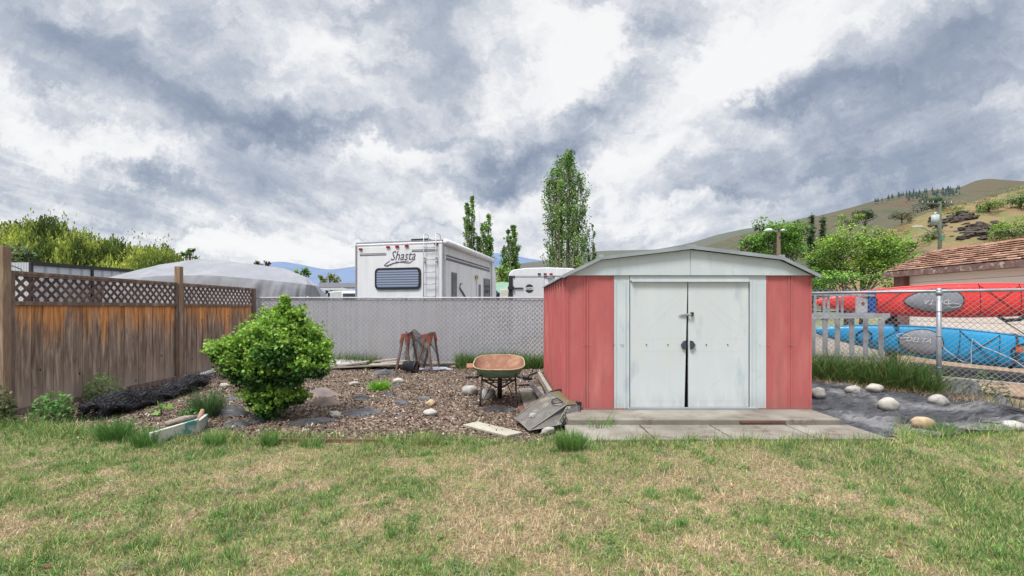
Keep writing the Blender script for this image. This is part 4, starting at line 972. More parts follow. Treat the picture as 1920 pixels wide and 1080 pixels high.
# painted log planter edge
lg = thing('log_edging', G3(335, 830), 'split log edging with peeling white and teal paint in the long grass', 'log edging')
PEEL = M('peeling_paint', S(214, 212, 200), S(196, 200, 190), 4, .8, .5, 30, spots=S(96, 156, 148), sscale=6, slo=.5, shi=.56)
mb = MB(); P0, P1, P2 = Vector(G3(282, 836)), Vector(G3(372, 812)), Vector(G3(388, 800))
for a, b in ((P0, P1), (P1, P2)): mb.beam(a+Vector((0, 0, .06)), b+Vector((0, 0, .08)), .035, .15)
mb.build('painted_side', PEEL, lg, bevel=.006)
mb = MB(); mb.tube([Vector(G3(310, 808, .07)), Vector(G3(345, 803, .09)), Vector(G3(372, 797, .10))], [.035, .05, .03], 9); mb.build('driftwood', M('driftwood', S(176, 166, 154), S(130, 118, 108), 6, .9, .8, 14, (1, 5, 3)), lg, True)
mb = MB(); mb.tube([Vector(G3(374, 800, .05)), Vector(G3(380, 797, .19))], [.05, .02], 7); mb.build('broken_end', M('raw_wood', S(206, 164, 140), S(180, 140, 118), 8), lg, True)
mb = MB(); mb.tube([G3(312, 812, .03), G3(340, 808, .04)], .03, 7); tag(mb.build('log_piece', WSTONE, None, True), 'small bleached log piece behind the painted edging', 'log')
# timber border between lawn and mulch
mb = MB(); mb.beam((-2.6, 4.72, .022), (-1.35, 4.70, .022), .02, .05); tag(mb.build('border_strip', M('brown_strip', S(140, 104, 86), S(116, 88, 74), 9)), 'thin brown border strip between lawn and mulch', 'border strip')

# ---------------------------------------------------------------- plants in the yard
bu = thing('maple_bush', on_ground(497, 786), 'dense bright green leafy bush growing out of the mulch', 'bush')
bc = [(543, 612, 28, 0), (503, 624, 32, -.15), (574, 630, 24, .05), (448, 664, 36, -.1), (415, 656, 24, -.15), (515, 655, 44, -.2), (584, 662, 27, 0), (478, 698, 36, -.15), (440, 700, 26, 0), (545, 698, 32, -.1), (502, 738, 20, -.1),
      (528, 752, 18, -.1), (484, 752, 13, 0), (425, 682, 20, -.2), (570, 690, 20, -.2), (610, 668, 14, 0), (405, 676, 14, 0), (460, 640, 18, -.1), (520, 598, 20, 0), (560, 592, 14, 0), (530, 586, 12, 0), (531, 572, 7, 0), (470, 632, 26, .1), (606, 652, 16, .1), (600, 690, 24, 0), (560, 745, 16, 0), (395, 655, 16, 0), (590, 634, 14, .1), (500, 600, 18, .1), (540, 660, 60, .35), (480, 690, 50, .35), (555, 630, 40, .3)]
bc += [(500, 766, 24, -.1), (472, 748, 20, -.1), (536, 744, 18, -.1), (533, 580, 9, 0), (532, 564, 6, 0), (395, 662, 16, -.1)]
bc = [(497+(u-497)*.92+4, 786+(v-786)*.985, r*.88, d_) for u, v, r, d_ in bc]
P = []; Cc = []
for u, v, r, dy_ in bc:
    Y = 5.72+dy_; X = (u-960)/F*Y; Z = CAMH-(v-HZ)/F*Y; R = r/F*Y; n = int(2300*(R/.3)**2)+40
    d = sph(n); rr = R*(RNG.uniform(.25, 1.15, n)**.5)[:, None]
    p = np.array([X, Y, Z])+d*rr*(1+.35*(fbm(d[:, 0]*3+u, d[:, 2]*3+v, 1.5, 2, 5)-.5)[:, None]*2)
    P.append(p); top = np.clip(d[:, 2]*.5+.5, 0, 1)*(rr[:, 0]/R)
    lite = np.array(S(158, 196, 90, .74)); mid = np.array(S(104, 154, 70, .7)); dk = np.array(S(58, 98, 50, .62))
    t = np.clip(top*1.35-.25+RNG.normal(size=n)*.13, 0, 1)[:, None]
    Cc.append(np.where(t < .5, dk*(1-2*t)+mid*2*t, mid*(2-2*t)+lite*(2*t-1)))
P = np.concatenate(P); Cc = np.concatenate(Cc); k_ = P[:, 2] > .05; P, Cc = P[k_], Cc[k_]
for u, v, r, dy_ in bc:
    Y = 5.72+dy_; c0 = np.array([(u-960)/F*Y, Y, CAMH-(v-HZ)/F*Y]); R = r/F*Y
    for q in range(int(10+R*130)):
        d = sph(1)[0]; d[2] = abs(d[2])*.8+.1*d[2]; nn = 12; tt = np.linspace(.75, 1.3+RNG.uniform(0, .3), nn)[:, None]
        P = np.concatenate([P, c0+d*tt*R*1.08+RNG.normal(size=(nn, 3))*.014+np.array([0, 0, .02])*tt]); Cc = np.concatenate([Cc, np.tile(np.array(S(158, 200, 84, .7))*RNG.uniform(.6, 1.05), (nn, 1))])
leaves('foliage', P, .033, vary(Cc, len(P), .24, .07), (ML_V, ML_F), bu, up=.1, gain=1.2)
mb = MB(); b0 = Vector(bu.location)
for i, (u, v, r, dy_) in enumerate(bc):
    Y = 5.72+dy_; e = Vector(((u-960)/F*Y, Y, CAMH-(v-HZ)/F*Y)); a = b0+Vector((random.uniform(-.06, .06), random.uniform(-.05, .05), -.02)); mid_ = a.lerp(e, .45)+Vector((0, 0, .08)); mid_.x = a.x+(e.x-a.x)*.3
    mb.tube([a, mid_, e], [.016, .010, .004], 6)
mb.build('stems', BARK, bu, True)
def herb(u, v, w, h, n, label, cols, size, name='weed', kind='leaf', cat='weed', group=None, lean=.45):
    x, y, z = G3(u, v) if u < 1020 else on_ground(u, v)
    if x > .45 and x < 4 and y < 5.5: x, y, z = x*.918, y*.918, .115
    o = thing(name, (x, y, z), label, cat, group); R = w/F*y/2; H = h/F*y
    if kind == 'blade':
        m = n; a = RNG.uniform(0, 2*PI, m); r = R*.55*np.sqrt(RNG.uniform(0, 1, m))
        blades('blades', x+np.cos(a)*r, y+np.sin(a)*r*.7, np.full(m, z-.01), H*RNG.uniform(.5, 1.1, m), size, vary(np.array(cols), m, .25), lean, o, az=a+RNG.normal(size=m)*.6)
    else:
        d = sph(n); rr = RNG.uniform(.2, 1, n)**.5; hh = np.abs(d[:, 2])*H*rr*1.02
        p = np.stack([x+d[:, 0]*R*rr, y+d[:, 1]*R*rr*.8, z+hh+.01], 1); t = np.clip(hh/H, 0, 1)[:, None]
        c = np.array(cols)*(.65+.6*t); leaves('foliage', p, size, vary(c, n, .25), parent=o, up=.2)
        mb = MB()
        for i in range(9):
            q = p[RNG.integers(n)]; mb.tube([(x, y, z-.01), ((x+q[0])/2, (y+q[1])/2, z+(q[2]-z)*.6), tuple(q)], .004, 4)
        mb.build('stems', M('green_stem', S(96, 110, 64)), o)
    return o
gl = S(118, 156, 84, .68); gm = S(102, 144, 76, .66); gb_ = S(134, 190, 62, .68)
herb(100, 790, 78, 55, 700, 'leafy green weed at the foot of the near fence panel', gm, .045)
herb(192, 752, 72, 52, 650, 'feathery green weed climbing beside the netting roll', gl, .035)
herb(290, 716, 24, 14, 90, 'small pale weed at the fence foot under the second post', gl, .03)
herb(2, 800, 46, 80, 420, 'dusty leafy plant at the left edge of the photo', S(112, 126, 84, .6), .05)
herb(388, 780, 76, 62, 900, 'bristly grey-green tuft between netting and bush', S(100, 136, 82, .6), .0045, kind='blade', cat='weed', lean=.5)
herb(360, 786, 50, 20, 260, 'low creeping weed left of the bristly tuft', gm, .035)
herb(303, 778, 34, 22, 9, 'seedling with two broad leaves before the netting roll', S(140, 186, 90, .65), .12, cat='seedling', name='seedling')
herb(712, 730, 44, 26, 420, 'bright lime green spiky clump alone in the mulch', gb_, .010, kind='blade', name='lily_clump', cat='plant', lean=.75)
herb(985, 752, 50, 18, 120, 'small green weed between concrete strip and mower bag', gl, .006, kind='blade', lean=.7)
herb(455, 742, 30, 30, 160, 'yellowish weed under the left skirt of the bush', S(150, 160, 90, .6), .03)
herb(767, 782, 20, 8, 26, 'tiny weed sprig in front of the long white stone', gl, .004, kind='blade', lean=.7)
herb(1125, 800, 90, 40, 110, 'sprawling couch grass growing out between slab and pavers', gl, .006, kind='blade', name='grass_tuft', cat='grass tuft', lean=.9)
herb(1292, 826, 40, 24, 60, 'grass tuft at the joint of the middle pavers', gl, .005, kind='blade', name='grass_tuft', cat='grass tuft', lean=.8)
herb(1070, 838, 90, 38, 620, 'lush grass tuft right of the cracked cream stone', gl, .006, kind='blade', name='grass_tuft', cat='grass tuft')
herb(215, 826, 90, 52, 520, 'tall grass tuft in front of the netting roll', gm, .006, kind='blade', name='grass_tuft', cat='grass tuft')
herb(270, 838, 70, 42, 300, 'grass tuft hiding the left end of the painted edging', gm, .006, kind='blade', name='grass_tuft', cat='grass tuft')
herb(400, 836, 60, 36, 260, 'grass tuft right of the painted edging', gl, .006, kind='blade', name='grass_tuft', cat='grass tuft')
herb(505, 838, 40, 44, 220, 'upright grass tuft below the bush at the lawn edge', gl, .006, kind='blade', name='grass_tuft', cat='grass tuft')
herb(580, 838, 70, 26, 170, 'wispy grass tuft right below the bush', gl, .005, kind='blade', name='grass_tuft', cat='grass tuft')
herb(800, 836, 90, 26, 200, 'low grass tuft in the middle of the lawn edge', S(150, 160, 96, .62), .005, kind='blade', name='grass_tuft', cat='grass tuft')
herb(1765, 820, 60, 44, 90, 'wispy grass tuft beside the tan stone', gl, .005, kind='blade', name='grass_tuft', cat='grass tuft')
herb(1685, 808, 30, 38, 26, 'thin seeding grass stalks at the fabric edge', S(150, 170, 100, .62), .004, kind='blade', name='grass_tuft', cat='grass tuft', lean=.2)
herb(1840, 745, 90, 50, 260, 'scrubby weed under the chain link right of the post', S(110, 138, 88, .6), .04)
def strip(label, u0, u1, y0f, n, hmin, hmax, cols, lean=.55):
    X = RNG.uniform(u0, u1, n); Y = y0f(X)+RNG.uniform(-.16, .26, n)
    cl = fbm(X, Y, 3.5, 2, 9); H = RNG.uniform(hmin, hmax, n)*(.55+.9*cl)
    r = RNG.uniform(size=n); c = np.array(cols)[None]*np.ones((n, 1)); c[r < .18] = S(176, 168, 110, .6); c[(r > .18) & (r < .4)] = S(66, 108, 52, .6)
    tag(blades('tall_grass', X, Y, gz(X, Y), H, .0085, vary(c, n, .25), lean), label, 'tall grass', kind='stuff')
strip('tall green grass along the slatted fence beside the shed', -1.3, .9, lambda x: 10.65+0*x, 4200, .2, .5, S(84, 128, 58, .6))
strip('tall green grass at the slatted fence right of the bush', -4.5, -3.15, lambda x: 10.75+0*x, 1300, .2, .5, S(100, 130, 72, .6))
def fl(x): return RA[1]+(RB[1]-RA[1])*(x-RA[0])/(RB[0]-RA[0])-.05
strip('thick tall grass growing through the chain link right of the shed', 3.8, 6.02, fl, 9000, .3, .66, S(96, 138, 70, .6), .62)
strip('sparse dry grass under the chain link right of the post', 6.0, 7.6, fl, 700, .06, .2, S(140, 146, 100, .6), .7)
X = RNG.uniform(3.7, 6.4, 3500); Y = fl(X)-.25+RNG.normal(size=3500)*.12
tag(blades('dry_straw', X, Y, gz(X, Y)+.015, RNG.uniform(.05, .2, 3500), .004, vary(np.array(S(204, 176, 138, .7)), 3500, .25), .95), 'flattened dry straw at the foot of the tall grass', 'straw', kind='stuff')
# ---------------------------------------------------------------- travel trailer behind the fence
rv = thing('travel_trailer', (-4.38, 12.8, .0), 'white travel trailer seen from its back corner, with roof ladder and awning', 'travel trailer')
RW, RH, RLn = 2.59, 3.22, 5.0
O_ = Vector((-4.38, 12.8, 0)); RX = Vector((.972, -.232, 0)).normalized(); RY = Vector((.232, .972, 0)).normalized(); RZ = Vector((0, 0, 1))
def R_(a, b, c): return O_+RX*a+RY*b+RZ*c
RVW = M('trailer_white', S(228, 230, 233, .9), S(218, 221, 226, .9), 1.0, .4, .05, 4, (3, 3, .35), c3=S(206, 208, 212, .88))
def rpoly(mb, pts, th): mb.poly([R_(*p) for p in pts], (RX*th[0]+RY*th[1]+RZ*th[2]))
mb = MB()
prof = [(0, .55), (0, RH-.1), (.06, RH), (RLn-.1, RH-.02), (RLn+.35, RH-.5), (RLn+.45, RH-1.5), (RLn+.3, .55)]
mb.poly([R_(0, y, z) for y, z in prof], RX*RW); mb.build('body', RVW, rv, bevel=.03)
def rear(a, z): return (a, -.001, z)
def rp(u, v): return ((u-668)/162*RW, 3.22-(v-455)/69.0*1.0*(1+.05*(1-(u-668)/162)))
def rbox(name, u0, v0, u1, v1, d, mat, par=rv, bev=.0, y=-.001):
    (a, z1), (b, z0) = rp(u0, v0), rp(u1, v1); mb = MB(); rpoly(mb, [(a, y, z0), (b, y, z0), (b, y, z1), (a, y, z1)], (0, -d, 0)); return mb.build(name, mat, par, bevel=bev)
def rrect(a0, z0, a1, z1, r, y, n=5):
    out = []
    for cx_, cz_, s in ((a1-r, z1-r, 0), (a0+r, z1-r, 90), (a0+r, z0+r, 180), (a1-r, z0+r, 270)):
        for i in range(n+1): t = math.radians(s+90*i/n); out.append(R_(cx_+r*math.cos(t), y, cz_+r*math.sin(t)))
    return out
(a0, z1), (a1, z0) = rp(705, 502), rp(791, 544)
mb = MB(); mb.poly(rrect(a0, z0, a1, z1, .12, -.002), RY*-.03); w = mb.build('window', M('window_rubber', (.02, .022, .03)), rv)
mb = MB(); mb.poly(rrect(a0+.06, z0+.06, a1-.06, z1-.06, .09, -.033), RY*-.004); 
def blindmat():
    m, nt, p = newmat('blinds'); v = coords(nt); wv_ = nd(nt, 'ShaderNodeTexWave', bands_direction='Z'); wv_.inputs['Scale'].default_value = 4.6; lk(nt, v, wv_.inputs['Vector'])
    lk(nt, ramp(nt, wv_.outputs['Fac'], [(.25, S(92, 104, 130)), (.5, S(150, 162, 186))]), p.inputs['Base Color']); p.inputs['Roughness'].default_value = .2; return m
mb.build('pane', blindmat(), w)
LR = M('red_lens', (.30, .008, .015), (.2, .005, .01), 5, .25)
for u, v in ((677, 466), (730, 464), (747, 463.5), (765, 463), (819, 461)):
    a, z = rp(u, v); mb = MB(); mb.poly(rrect(a-.055, z-.03, a+.055, z+.03, .028, -.002), RY*-.03); mb.build('marker_light', LR, rv)
STR = M('stripe_grey', S(120, 118, 130), S(104, 100, 114), 4, .5)
for k_, (u0, u1, v0) in enumerate(((675, 726, 474), (774, 821, 470))):
    for dv, hh in ((0, 1.2), (2.2, 2.4)):
        rbox('stripe', u0, v0+dv, u1, v0+dv+hh, .003, STR, y=-.002)
INK = M('lettering_ink', (.10, .07, .11))
a, z = rp(731, 487); text('Shasta', R_(a+.04, -.006, z-.02), RX, RZ, .37, INK, rv, .35, sx=.80)
mb = MB(); mb.tube([R_(a+.0+q*.01, -.006, z_) for q, z_ in ((4, z-.02), (-8, z-.10), (-14, z-.15), (-6, z-.17), (14, z-.10), (40, z-.06), (60, z-.045))], [.004, .009, .012, .014, .012, .008, .004], 5)
mb.tube([R_(a+.2, -.006, z-.06), R_(a+.62, -.006, z-.10), R_(a+.74, -.006, z-.03)], [.006, .01, .004], 5); mb.build('swoosh', INK, rv)
mb = MB()
for u in (798, 820):
    aa, zt = rp(u, 440); mb.tube([R_(aa, -.08, 1.2), R_(aa, -.08, 3.38), R_(aa, .0, 3.42), R_(aa, .22, 3.40), R_(aa, .28, 3.2)], .012, 7)
    for v in (487, 494): mb.tube([R_(aa, 0, rp(u, v)[1]), R_(aa, -.09, rp(u, v)[1])], .02, 6)
for v in (468, 490, 513, 535, 558): mb.tube([R_(rp(798, v)[0], -.08, rp(798, v)[1]), R_(rp(820, v)[0], -.08, rp(820, v)[1])], .011, 6)
mb.build('ladder', ALU, rv, True)
mb = MB(); aa = rp(778, 450)[0]; mb.poly([R_(aa-.3, .35, RH-.01), R_(aa+.3, .35, RH-.01), R_(aa+.25, .35, RH+.13), R_(aa-.25, .35, RH+.13)], RY*.5); mb.build('roof_vent', BLACK, rv)
mb = MB(); 
for p, q in (((-.004, -.004, .6), (-.004, -.004, RH-.05)), ((RW+.004, -.004, .6), (RW+.004, -.004, RH-.05)), ((0, -.01, RH), (RW, -.01, RH))): mb.beam(R_(*p), R_(*q), .04, .04)
mb.beam(R_(RW+.004, 0, RH), R_(RW+.004, RLn, RH-.02), .04, .05); mb.build('corner_trim', M('trim_alu', S(170, 170, 176)), rv)
# right hand side
def side(b, z): return R_(RW+.002, b, z)
def sbox(name, b0, z0, b1, z1, d, mat, par=rv):
    mb = MB(); mb.poly([side(b0, z0), side(b1, z0), side(b1, z1), side(b0, z1)], RX*d); return mb.build(name, mat, par)
DKG = M('dark_glass', (.03, .035, .04), (.06, .065, .075), 3, .12)
FRM = M('grey_frame', S(120, 122, 128), rough=.4)
for b0, z0, b1, z1 in ((.65, 1.72, 1.05, 2.42), (3.75, 1.6, 4.5, 2.45)):
    f = sbox('window', b0, z0, b1, z1, .02, FRM); sbox('pane', b0+.05, z0+.05, b1-.05, z1-.05, .024, DKG, f)
dd = sbox('door', 2.95, .9, 3.55, 2.5, .02, RVW); sbox('door_window', 3.1, 1.5, 3.35, 2.2, .024, DKG, dd)
mb = MB(); mb.tube([side(.0, 3.18)+RX*.07, side(4.7, 3.16)+RX*.07], .085, 12); aw = mb.build('awning', RVW, rv, True)
mb = MB()
for b in (.05, 4.6): mb.beam(side(b, .9)+RX*.05, side(b, 3.15)+RX*.05, .04, .05)
mb.build('awning_arm', ALU, aw)
sbox('stripe', .1, 2.82, 4.5, 2.87, .004, STR); sbox('stripe', .1, 2.72, 4.5, 2.79, .004, STR)
mb = MB(); mb.tube([side(b, z)+RX*.01 for b, z in ((1.55, 2.15), (1.35, 2.12), (1.3, 2.0), (1.6, 1.85), (1.85, 1.7), (1.7, 1.5), (1.3, 1.38), (.9, 1.45), (.4, 1.4))], [.01, .02, .03, .035, .035, .03, .025, .02, .01], 5); mb.build('curl_decal', STR, rv)
for z in (1.72, 1.58, 1.45): sbox('vent_slot', 2.35, z, 2.65, z+.05, .01, M('beige_slot', S(150, 130, 100)))
mb = MB(); mb.box(side(2.85, 2.42)+RX*.05, (.08, .1, .12)); mb.build('porch_lamp', M('lamp_yellow', S(220, 200, 120)), rv)
mb = MB(); 
for b in (2.2, 3.1):
    for a in (.15, RW-.15): mb.lathe(R_(a, b, .35), [(0, -.1), (.3, -.1), (.35, -.06), (.35, .06), (.3, .1), (0, .1)], 20, M=Matrix(((RX.x, RY.x, 0), (RX.y, RY.y, 0), (0, 0, 1)))@Matrix.Rotation(PI/2, 3, 'Y'))
mb.build('wheels', BLACK, rv, True)

# ---------------------------------------------------------------- cargo trailer
ct = thing('cargo_trailer', (1.0, 19, 0), 'white cargo trailer with rounded roof and round dark emblem on its back door', 'cargo trailer')
YC = 19.0
def C3(u, v, d=0): x, y, z = at(u, v, YC); return (x, YC-d, z)
def wx(u): return (u-960)/F*YC
def wz(v): return CAMH-(v-HZ)/F*YC
mb = MB(); x0, x1 = wx(953.5), wx(1100); zt = wz(518)
mb.box(((x0+x1)/2, YC+2.5, (zt+.4)/2), (x1-x0, 5, zt-.4)); mb.build('body', RVW, ct, bevel=.02)
mb = MB(); ar = [(x0, zt), (x0+.04, zt+.16), (x0+.2, zt+.27), (x0+.7, zt+.34), ((x0+x1)/2, zt+.37), (x1-.7, zt+.34), (x1-.2, zt+.27), (x1-.04, zt+.16), (x1, zt)]
mb.poly([(x, YC-.03, z) for x, z in ar], (0, 5.05, 0)); mb.build('roof', RVW, ct, bevel=.03)
mb = MB(); mb.box((wx(957.5), YC-.01, (wz(518)+.3)/2), (.17, .06, wz(518)-.3)); mb.build('corner_post', BLACK, ct)
mb = MB(); mb.box((wx(1000), YC-.01, wz(519.5)), (wx(1041)-wx(961), .04, .035)); mb.build('door_seal', BLACK, ct)
mb = MB(); mb.box(((wx(966)+wx(1020))/2, YC-.015, wz(541)), (wx(1020)-wx(966), .03, wz(524)-wz(558)+.3)); dr_ = mb.build('door', WHITE, ct, bevel=.01)
mb = MB(); mb.box((wx(958), YC-.06, wz(540)), (.26, .06, .14)); mb.beam((wx(960), YC-.05, wz(540.5)), (wx(981), YC-.05, wz(540.5)), .04, .05); mb.build('hinge', BLACK, dr_)
mb = MB(); mb.lathe((wx(992.5), YC-.032, wz(541)), [(0, 0), (.175, 0), (.175, .01), (0, .012)], 32, M=Matrix.Rotation(PI/2, 3, 'X')); em = mb.build('emblem', M('emblem_ink', (.025, .027, .035)), dr_)
mb = MB(); mb.box((wx(992.5), YC-.046, wz(541)), (.345, .006, .118)); mb.build('emblem_band', WHITE, em)
text('TEXAS', (wx(992.5)-.155, YC-.052, wz(541)-.045), (1, 0, 0), (0, 0, 1), .12, M('emblem_ink2', (.02, .02, .03)), em, sx=.82)
for u, m_ in ((1011, BLACK), (1022, LR), (1033, LR)):
    mb = MB(); mb.box((wx(u), YC-.045, wz(514)), (.12, .03, .07)); mb.build('marker_light', m_, ct)
mb = MB(); mb.box((wx(1031), YC-.05, wz(520)), (.25, .05, .07)); mb.build('latch', GALV, ct)

# small things between the trailers
mb = MB(); Y = 30; x0, x1 = (926-960)/F*Y, (953-960)/F*Y
gs = thing('green_roofed_shed', ((x0+x1)/2, Y, 0), 'low shed with sloping green roof between the two trailers', 'shed')
mb.poly([(x0-1, Y, 2.4), (x1+1.5, Y, 2.4), (x1+1.2, Y+3, 3.2), (x0-.5, Y+3, 3.2)], (0, 0, .08)); mb.build('roof', M('green_metal_roof', S(132, 164, 144), S(116, 148, 128), 2, .6), gs)
mb = MB(); mb.box(((x0+x1)/2, Y+1.5, 1.2), (2.6, 2.4, 2.35)); mb.build('wall', M('shed_wall_dark', S(60, 66, 74)), gs)  # wall in a plain dark grey
mb = MB(); mb.poly([at(919, 553, 21), at(933, 553, 21), at(933, 545, 21), at(919, 545, 21)], (0, .05, 0)); mb.poly([at(919, 562, 21), at(925, 562, 21), at(925, 545, 21), at(919, 545, 21)], (0, .5, 0))
tag(mb.build('blue_tarpaulin', M('blue_sheet', S(40, 98, 160), S(28, 70, 124), 5)), 'blue tarpaulin screen beyond the nose of the travel trailer', 'tarpaulin')
mb = MB(); x, y, z = at(945, 552, 22); mb.box((x, y, z-.3), (.4, .4, 1.1)); tag(mb.build('white_box', M('cream_box', S(224, 220, 206)), None, bevel=.02), 'cream white box beside the cargo trailer', 'box')

# ---------------------------------------------------------------- tarpaulin covered boat
tp = thing('tarp_cover', (-8.6, 16, 0), 'big grey tarpaulin tented over a stored boat behind the wooden fence', 'tarpaulin')
TARP = M('tarp', S(176, 178, 184, .6), S(162, 164, 172, .58), .8, .8, .5, 2.2, (1, 1, 2), c3=S(180, 182, 188, .58), spec=.15)
top = [(196, 522, 17.5), (250, 508, 17.2), (300, 496, 17), (375, 485, 16.8), (440, 491, 16.4), (488, 497, 16.2), (533, 503, 15.9), (575, 520, 15.6), (594, 534, 15.4), (606, 560, 15.3), (609, 575, 15.3)]
eav = [(196, 526, 15.8), (250, 521, 15.3), (300, 517, 15.0), (375, 516, 14.7), (420, 518, 14.4), (480, 523, 14.1), (530, 528, 14.1), (575, 533, 14.2), (592, 536, 14.5), (604, 561, 14.9), (607, 577, 15.0)]
def interp(tab, t):
    k = t*(len(tab)-1); i = min(len(tab)-2, int(k)); f = k-i; a, b = tab[i], tab[i+1]
    return Vector(at(*[a[j]*(1-f)+b[j]*f for j in range(3)]))
def tT(s): return interp(top, s)
def tE(s): return interp(eav, s)
def t_back(s, q): T = tT(s); return T+Vector((0, 3.2*(1-q), -(T.z-.9)*(1-q)))
def t_top(s, q):
    p = tT(s).lerp(tE(s), q); r = float(fbm(s*11-q*2.0, q*1.2, 1, 3, 4)); p.z -= math.sin(PI*q)*(.07*(.3+r)+.06*(1-min(1, abs(r-.5)*7))+.16*abs(((s*6.3+q*.7) % 1)-.5)); return p
def t_skirt(s, q):
    E = tE(s); g = q**.6; r1 = float(fbm(s*34+q*1.2, q*.5, 1, 3, 7)); r2 = float(fbm(s*11+q*2.5, 2, 1, 2, 17)); fold = (1-min(1, abs(r2-.5)*6))
    return Vector((E.x+.05*math.sin(s*50)*q, E.y-.16*g-(r1-.5)*.5*g-fold*.16*g, E.z*(1-q)+.5*q))
mb = MB(); mb.grid(t_back, 60, 6); mb.grid(t_top, 170, 22); mb.grid(t_skirt, 260, 18); o_ = mb.build('cover_sheet', TARP, tp, True)
mb = MB(); mb.box((-8.6, 16.6, .35), (5.5, 1.6, .5)); mb.build('trailer_frame', BLACK, tp)

# ---------------------------------------------------------------- white metal building, far left
wbg = thing('metal_building', (-15, 18, 0), 'white ribbed metal building with black trim under the willows', 'building')
def corr():
    m, nt, p = newmat('ribbed_white_wall'); v = coords(nt); w_ = nd(nt, 'ShaderNodeTexWave', bands_direction='X'); w_.inputs['Scale'].default_value = 3.2; lk(nt, v, w_.inputs['Vector'])
    lk(nt, ramp(nt, w_.outputs['Fac'], [(.05, S(170, 176, 190)), (.3, S(206, 210, 220))]), p.inputs['Base Color']); p.inputs['Roughness'].default_value = .5; bumpn(nt, p, w_.outputs['Fac'], .5, .03); return m
CW = corr()
P0, P1 = at(60, 492, 14.5), at(250, 506, 19.5); zt = P0[2]+.02
mb = MB(); q0, q1 = Vector((P0[0], P0[1], 0)), Vector((P1[0], P1[1], 0))
mb.poly([q0, q1, q1+Vector((0, 0, P1[2])), q0+Vector((0, 0, zt))], (-2.5, 4, 0)); mb.build('wall', CW, wbg)
mb = MB(); mb.beam(q0+Vector((0, -.03, zt-.05)), q1+Vector((0, -.03, P1[2]-.05)), .1, .13); mb.beam(q0+Vector((0, -.03, .2)), q0+Vector((0, -.03, zt)), .08, .07, up=(0, 1, 0)); m_ = q0.lerp(q1, .52)+Vector((0, -.03, 0)); mb.beam(m_+Vector((0, 0, .2)), m_+Vector((0, 0, zt)), .1, .1, up=(0, 1, 0)); mb.build('trim', BLACK, wbg)
mb = MB(); q2 = Vector((at(-60, 492, 16)[0], 16, 0)); q3 = Vector((at(64, 492, 16)[0], 16, 0)); zz = CAMH+86/F*16
mb.poly([q2, q3, q3+Vector((0, 0, zz)), q2+Vector((0, 0, zz))], (0, 3, 0)); mb.build('side_wing', CW, wbg)
mb = MB(); mb.tube([at(12, 497, 9), at(25, 499, 8.8), at(38, 504, 8.6), at(44, 512, 8.5)], .012, 5); tag(mb.build('cable', BLACK), 'loose black cable arching over the near fence corner', 'cable')

# ---------------------------------------------------------------- houses and vehicles seen over the slatted fence
ho = thing('bungalow', (-16, 42, 0), 'low bungalow with grey roof and white fascia between tarpaulin and travel trailer', 'house')
GR = M('grey_shingle', S(110, 110, 116), S(94, 94, 100), 3, .9)
mb = MB(); a, b, c, d = at(598, 541, 42), at(690, 541, 42), at(690, 533, 46), at(598, 532, 46); mb.poly([a, b, c, d], (0, 0, .12)); mb.build('roof', GR, ho)
mb = MB(); a, b = at(600, 542, 41.9), at(640, 542, 41.9); mb.beam(a, b, .1, .22); mb.beam(at(640, 542, 41.9), at(668, 548, 41.9), .1, .3); mb.build('fascia', WHITE, ho)
mb = MB(); a, b = at(600, 545, 43), at(690, 545, 43); mb.box(((a[0]+b[0])/2, 43.5, 1.4), (b[0]-a[0], 1, 2.9)); mb.build('wall', M('house_wall_grey', S(84, 84, 92), S(70, 72, 80), 1), ho)  # wall in two dark greys
mb = MB(); mb.beam(at(621, 543, 42), at(621, 575, 42), .3, .2, up=(0, 1, 0)); mb.beam(at(620, 545, 42), at(655, 545, 42), .2, .2); mb.build('porch_frame', WHITE, ho)
cv = thing('parked_camper', (-9.5, 27, 0), 'white camper with a dark rear window parked left of the travel trailer', 'camper')
mb = MB(); x0 = (639-960)/F*25; x1 = (700-960)/F*25; mb.box(((x0+x1)/2, 26.5, 1.1), (x1-x0, 3, 2.5)); mb.build('body', RVW, cv, bevel=.12)
mb = MB(); mb.box((at(661, 556, 25)[0], 24.98, at(661, 556, 25)[2]-.2), (1.05, .06, .75)); mb.build('window', DKG, cv, bevel=.05)
cr_ = thing('parked_car', (-11, 30, 0), 'pale parked car showing only its roof above the slatted fence', 'car')
mb = MB(); pts = [(608, 556), (612, 551), (617, 547), (634, 545), (646, 546), (652, 552), (656, 560)]
mb.poly([(*at(u, v, 28)[:2], at(u, v, 28)[2]) for u, v in pts]+[at(656, 600, 28), at(604, 600, 28)], (0, 1.8, 0)); mb.build('body', M('car_pale', S(214, 220, 222), rough=.3), cr_, bevel=.06)
mb = MB(); mb.beam(at(616.5, 549, 27.5), at(616.5, 560, 27.5), .12, .05, up=(0, 1, 0)); tag(mb.build('black_pole', BLACK), 'short black pole before the pale parked car', 'pole')

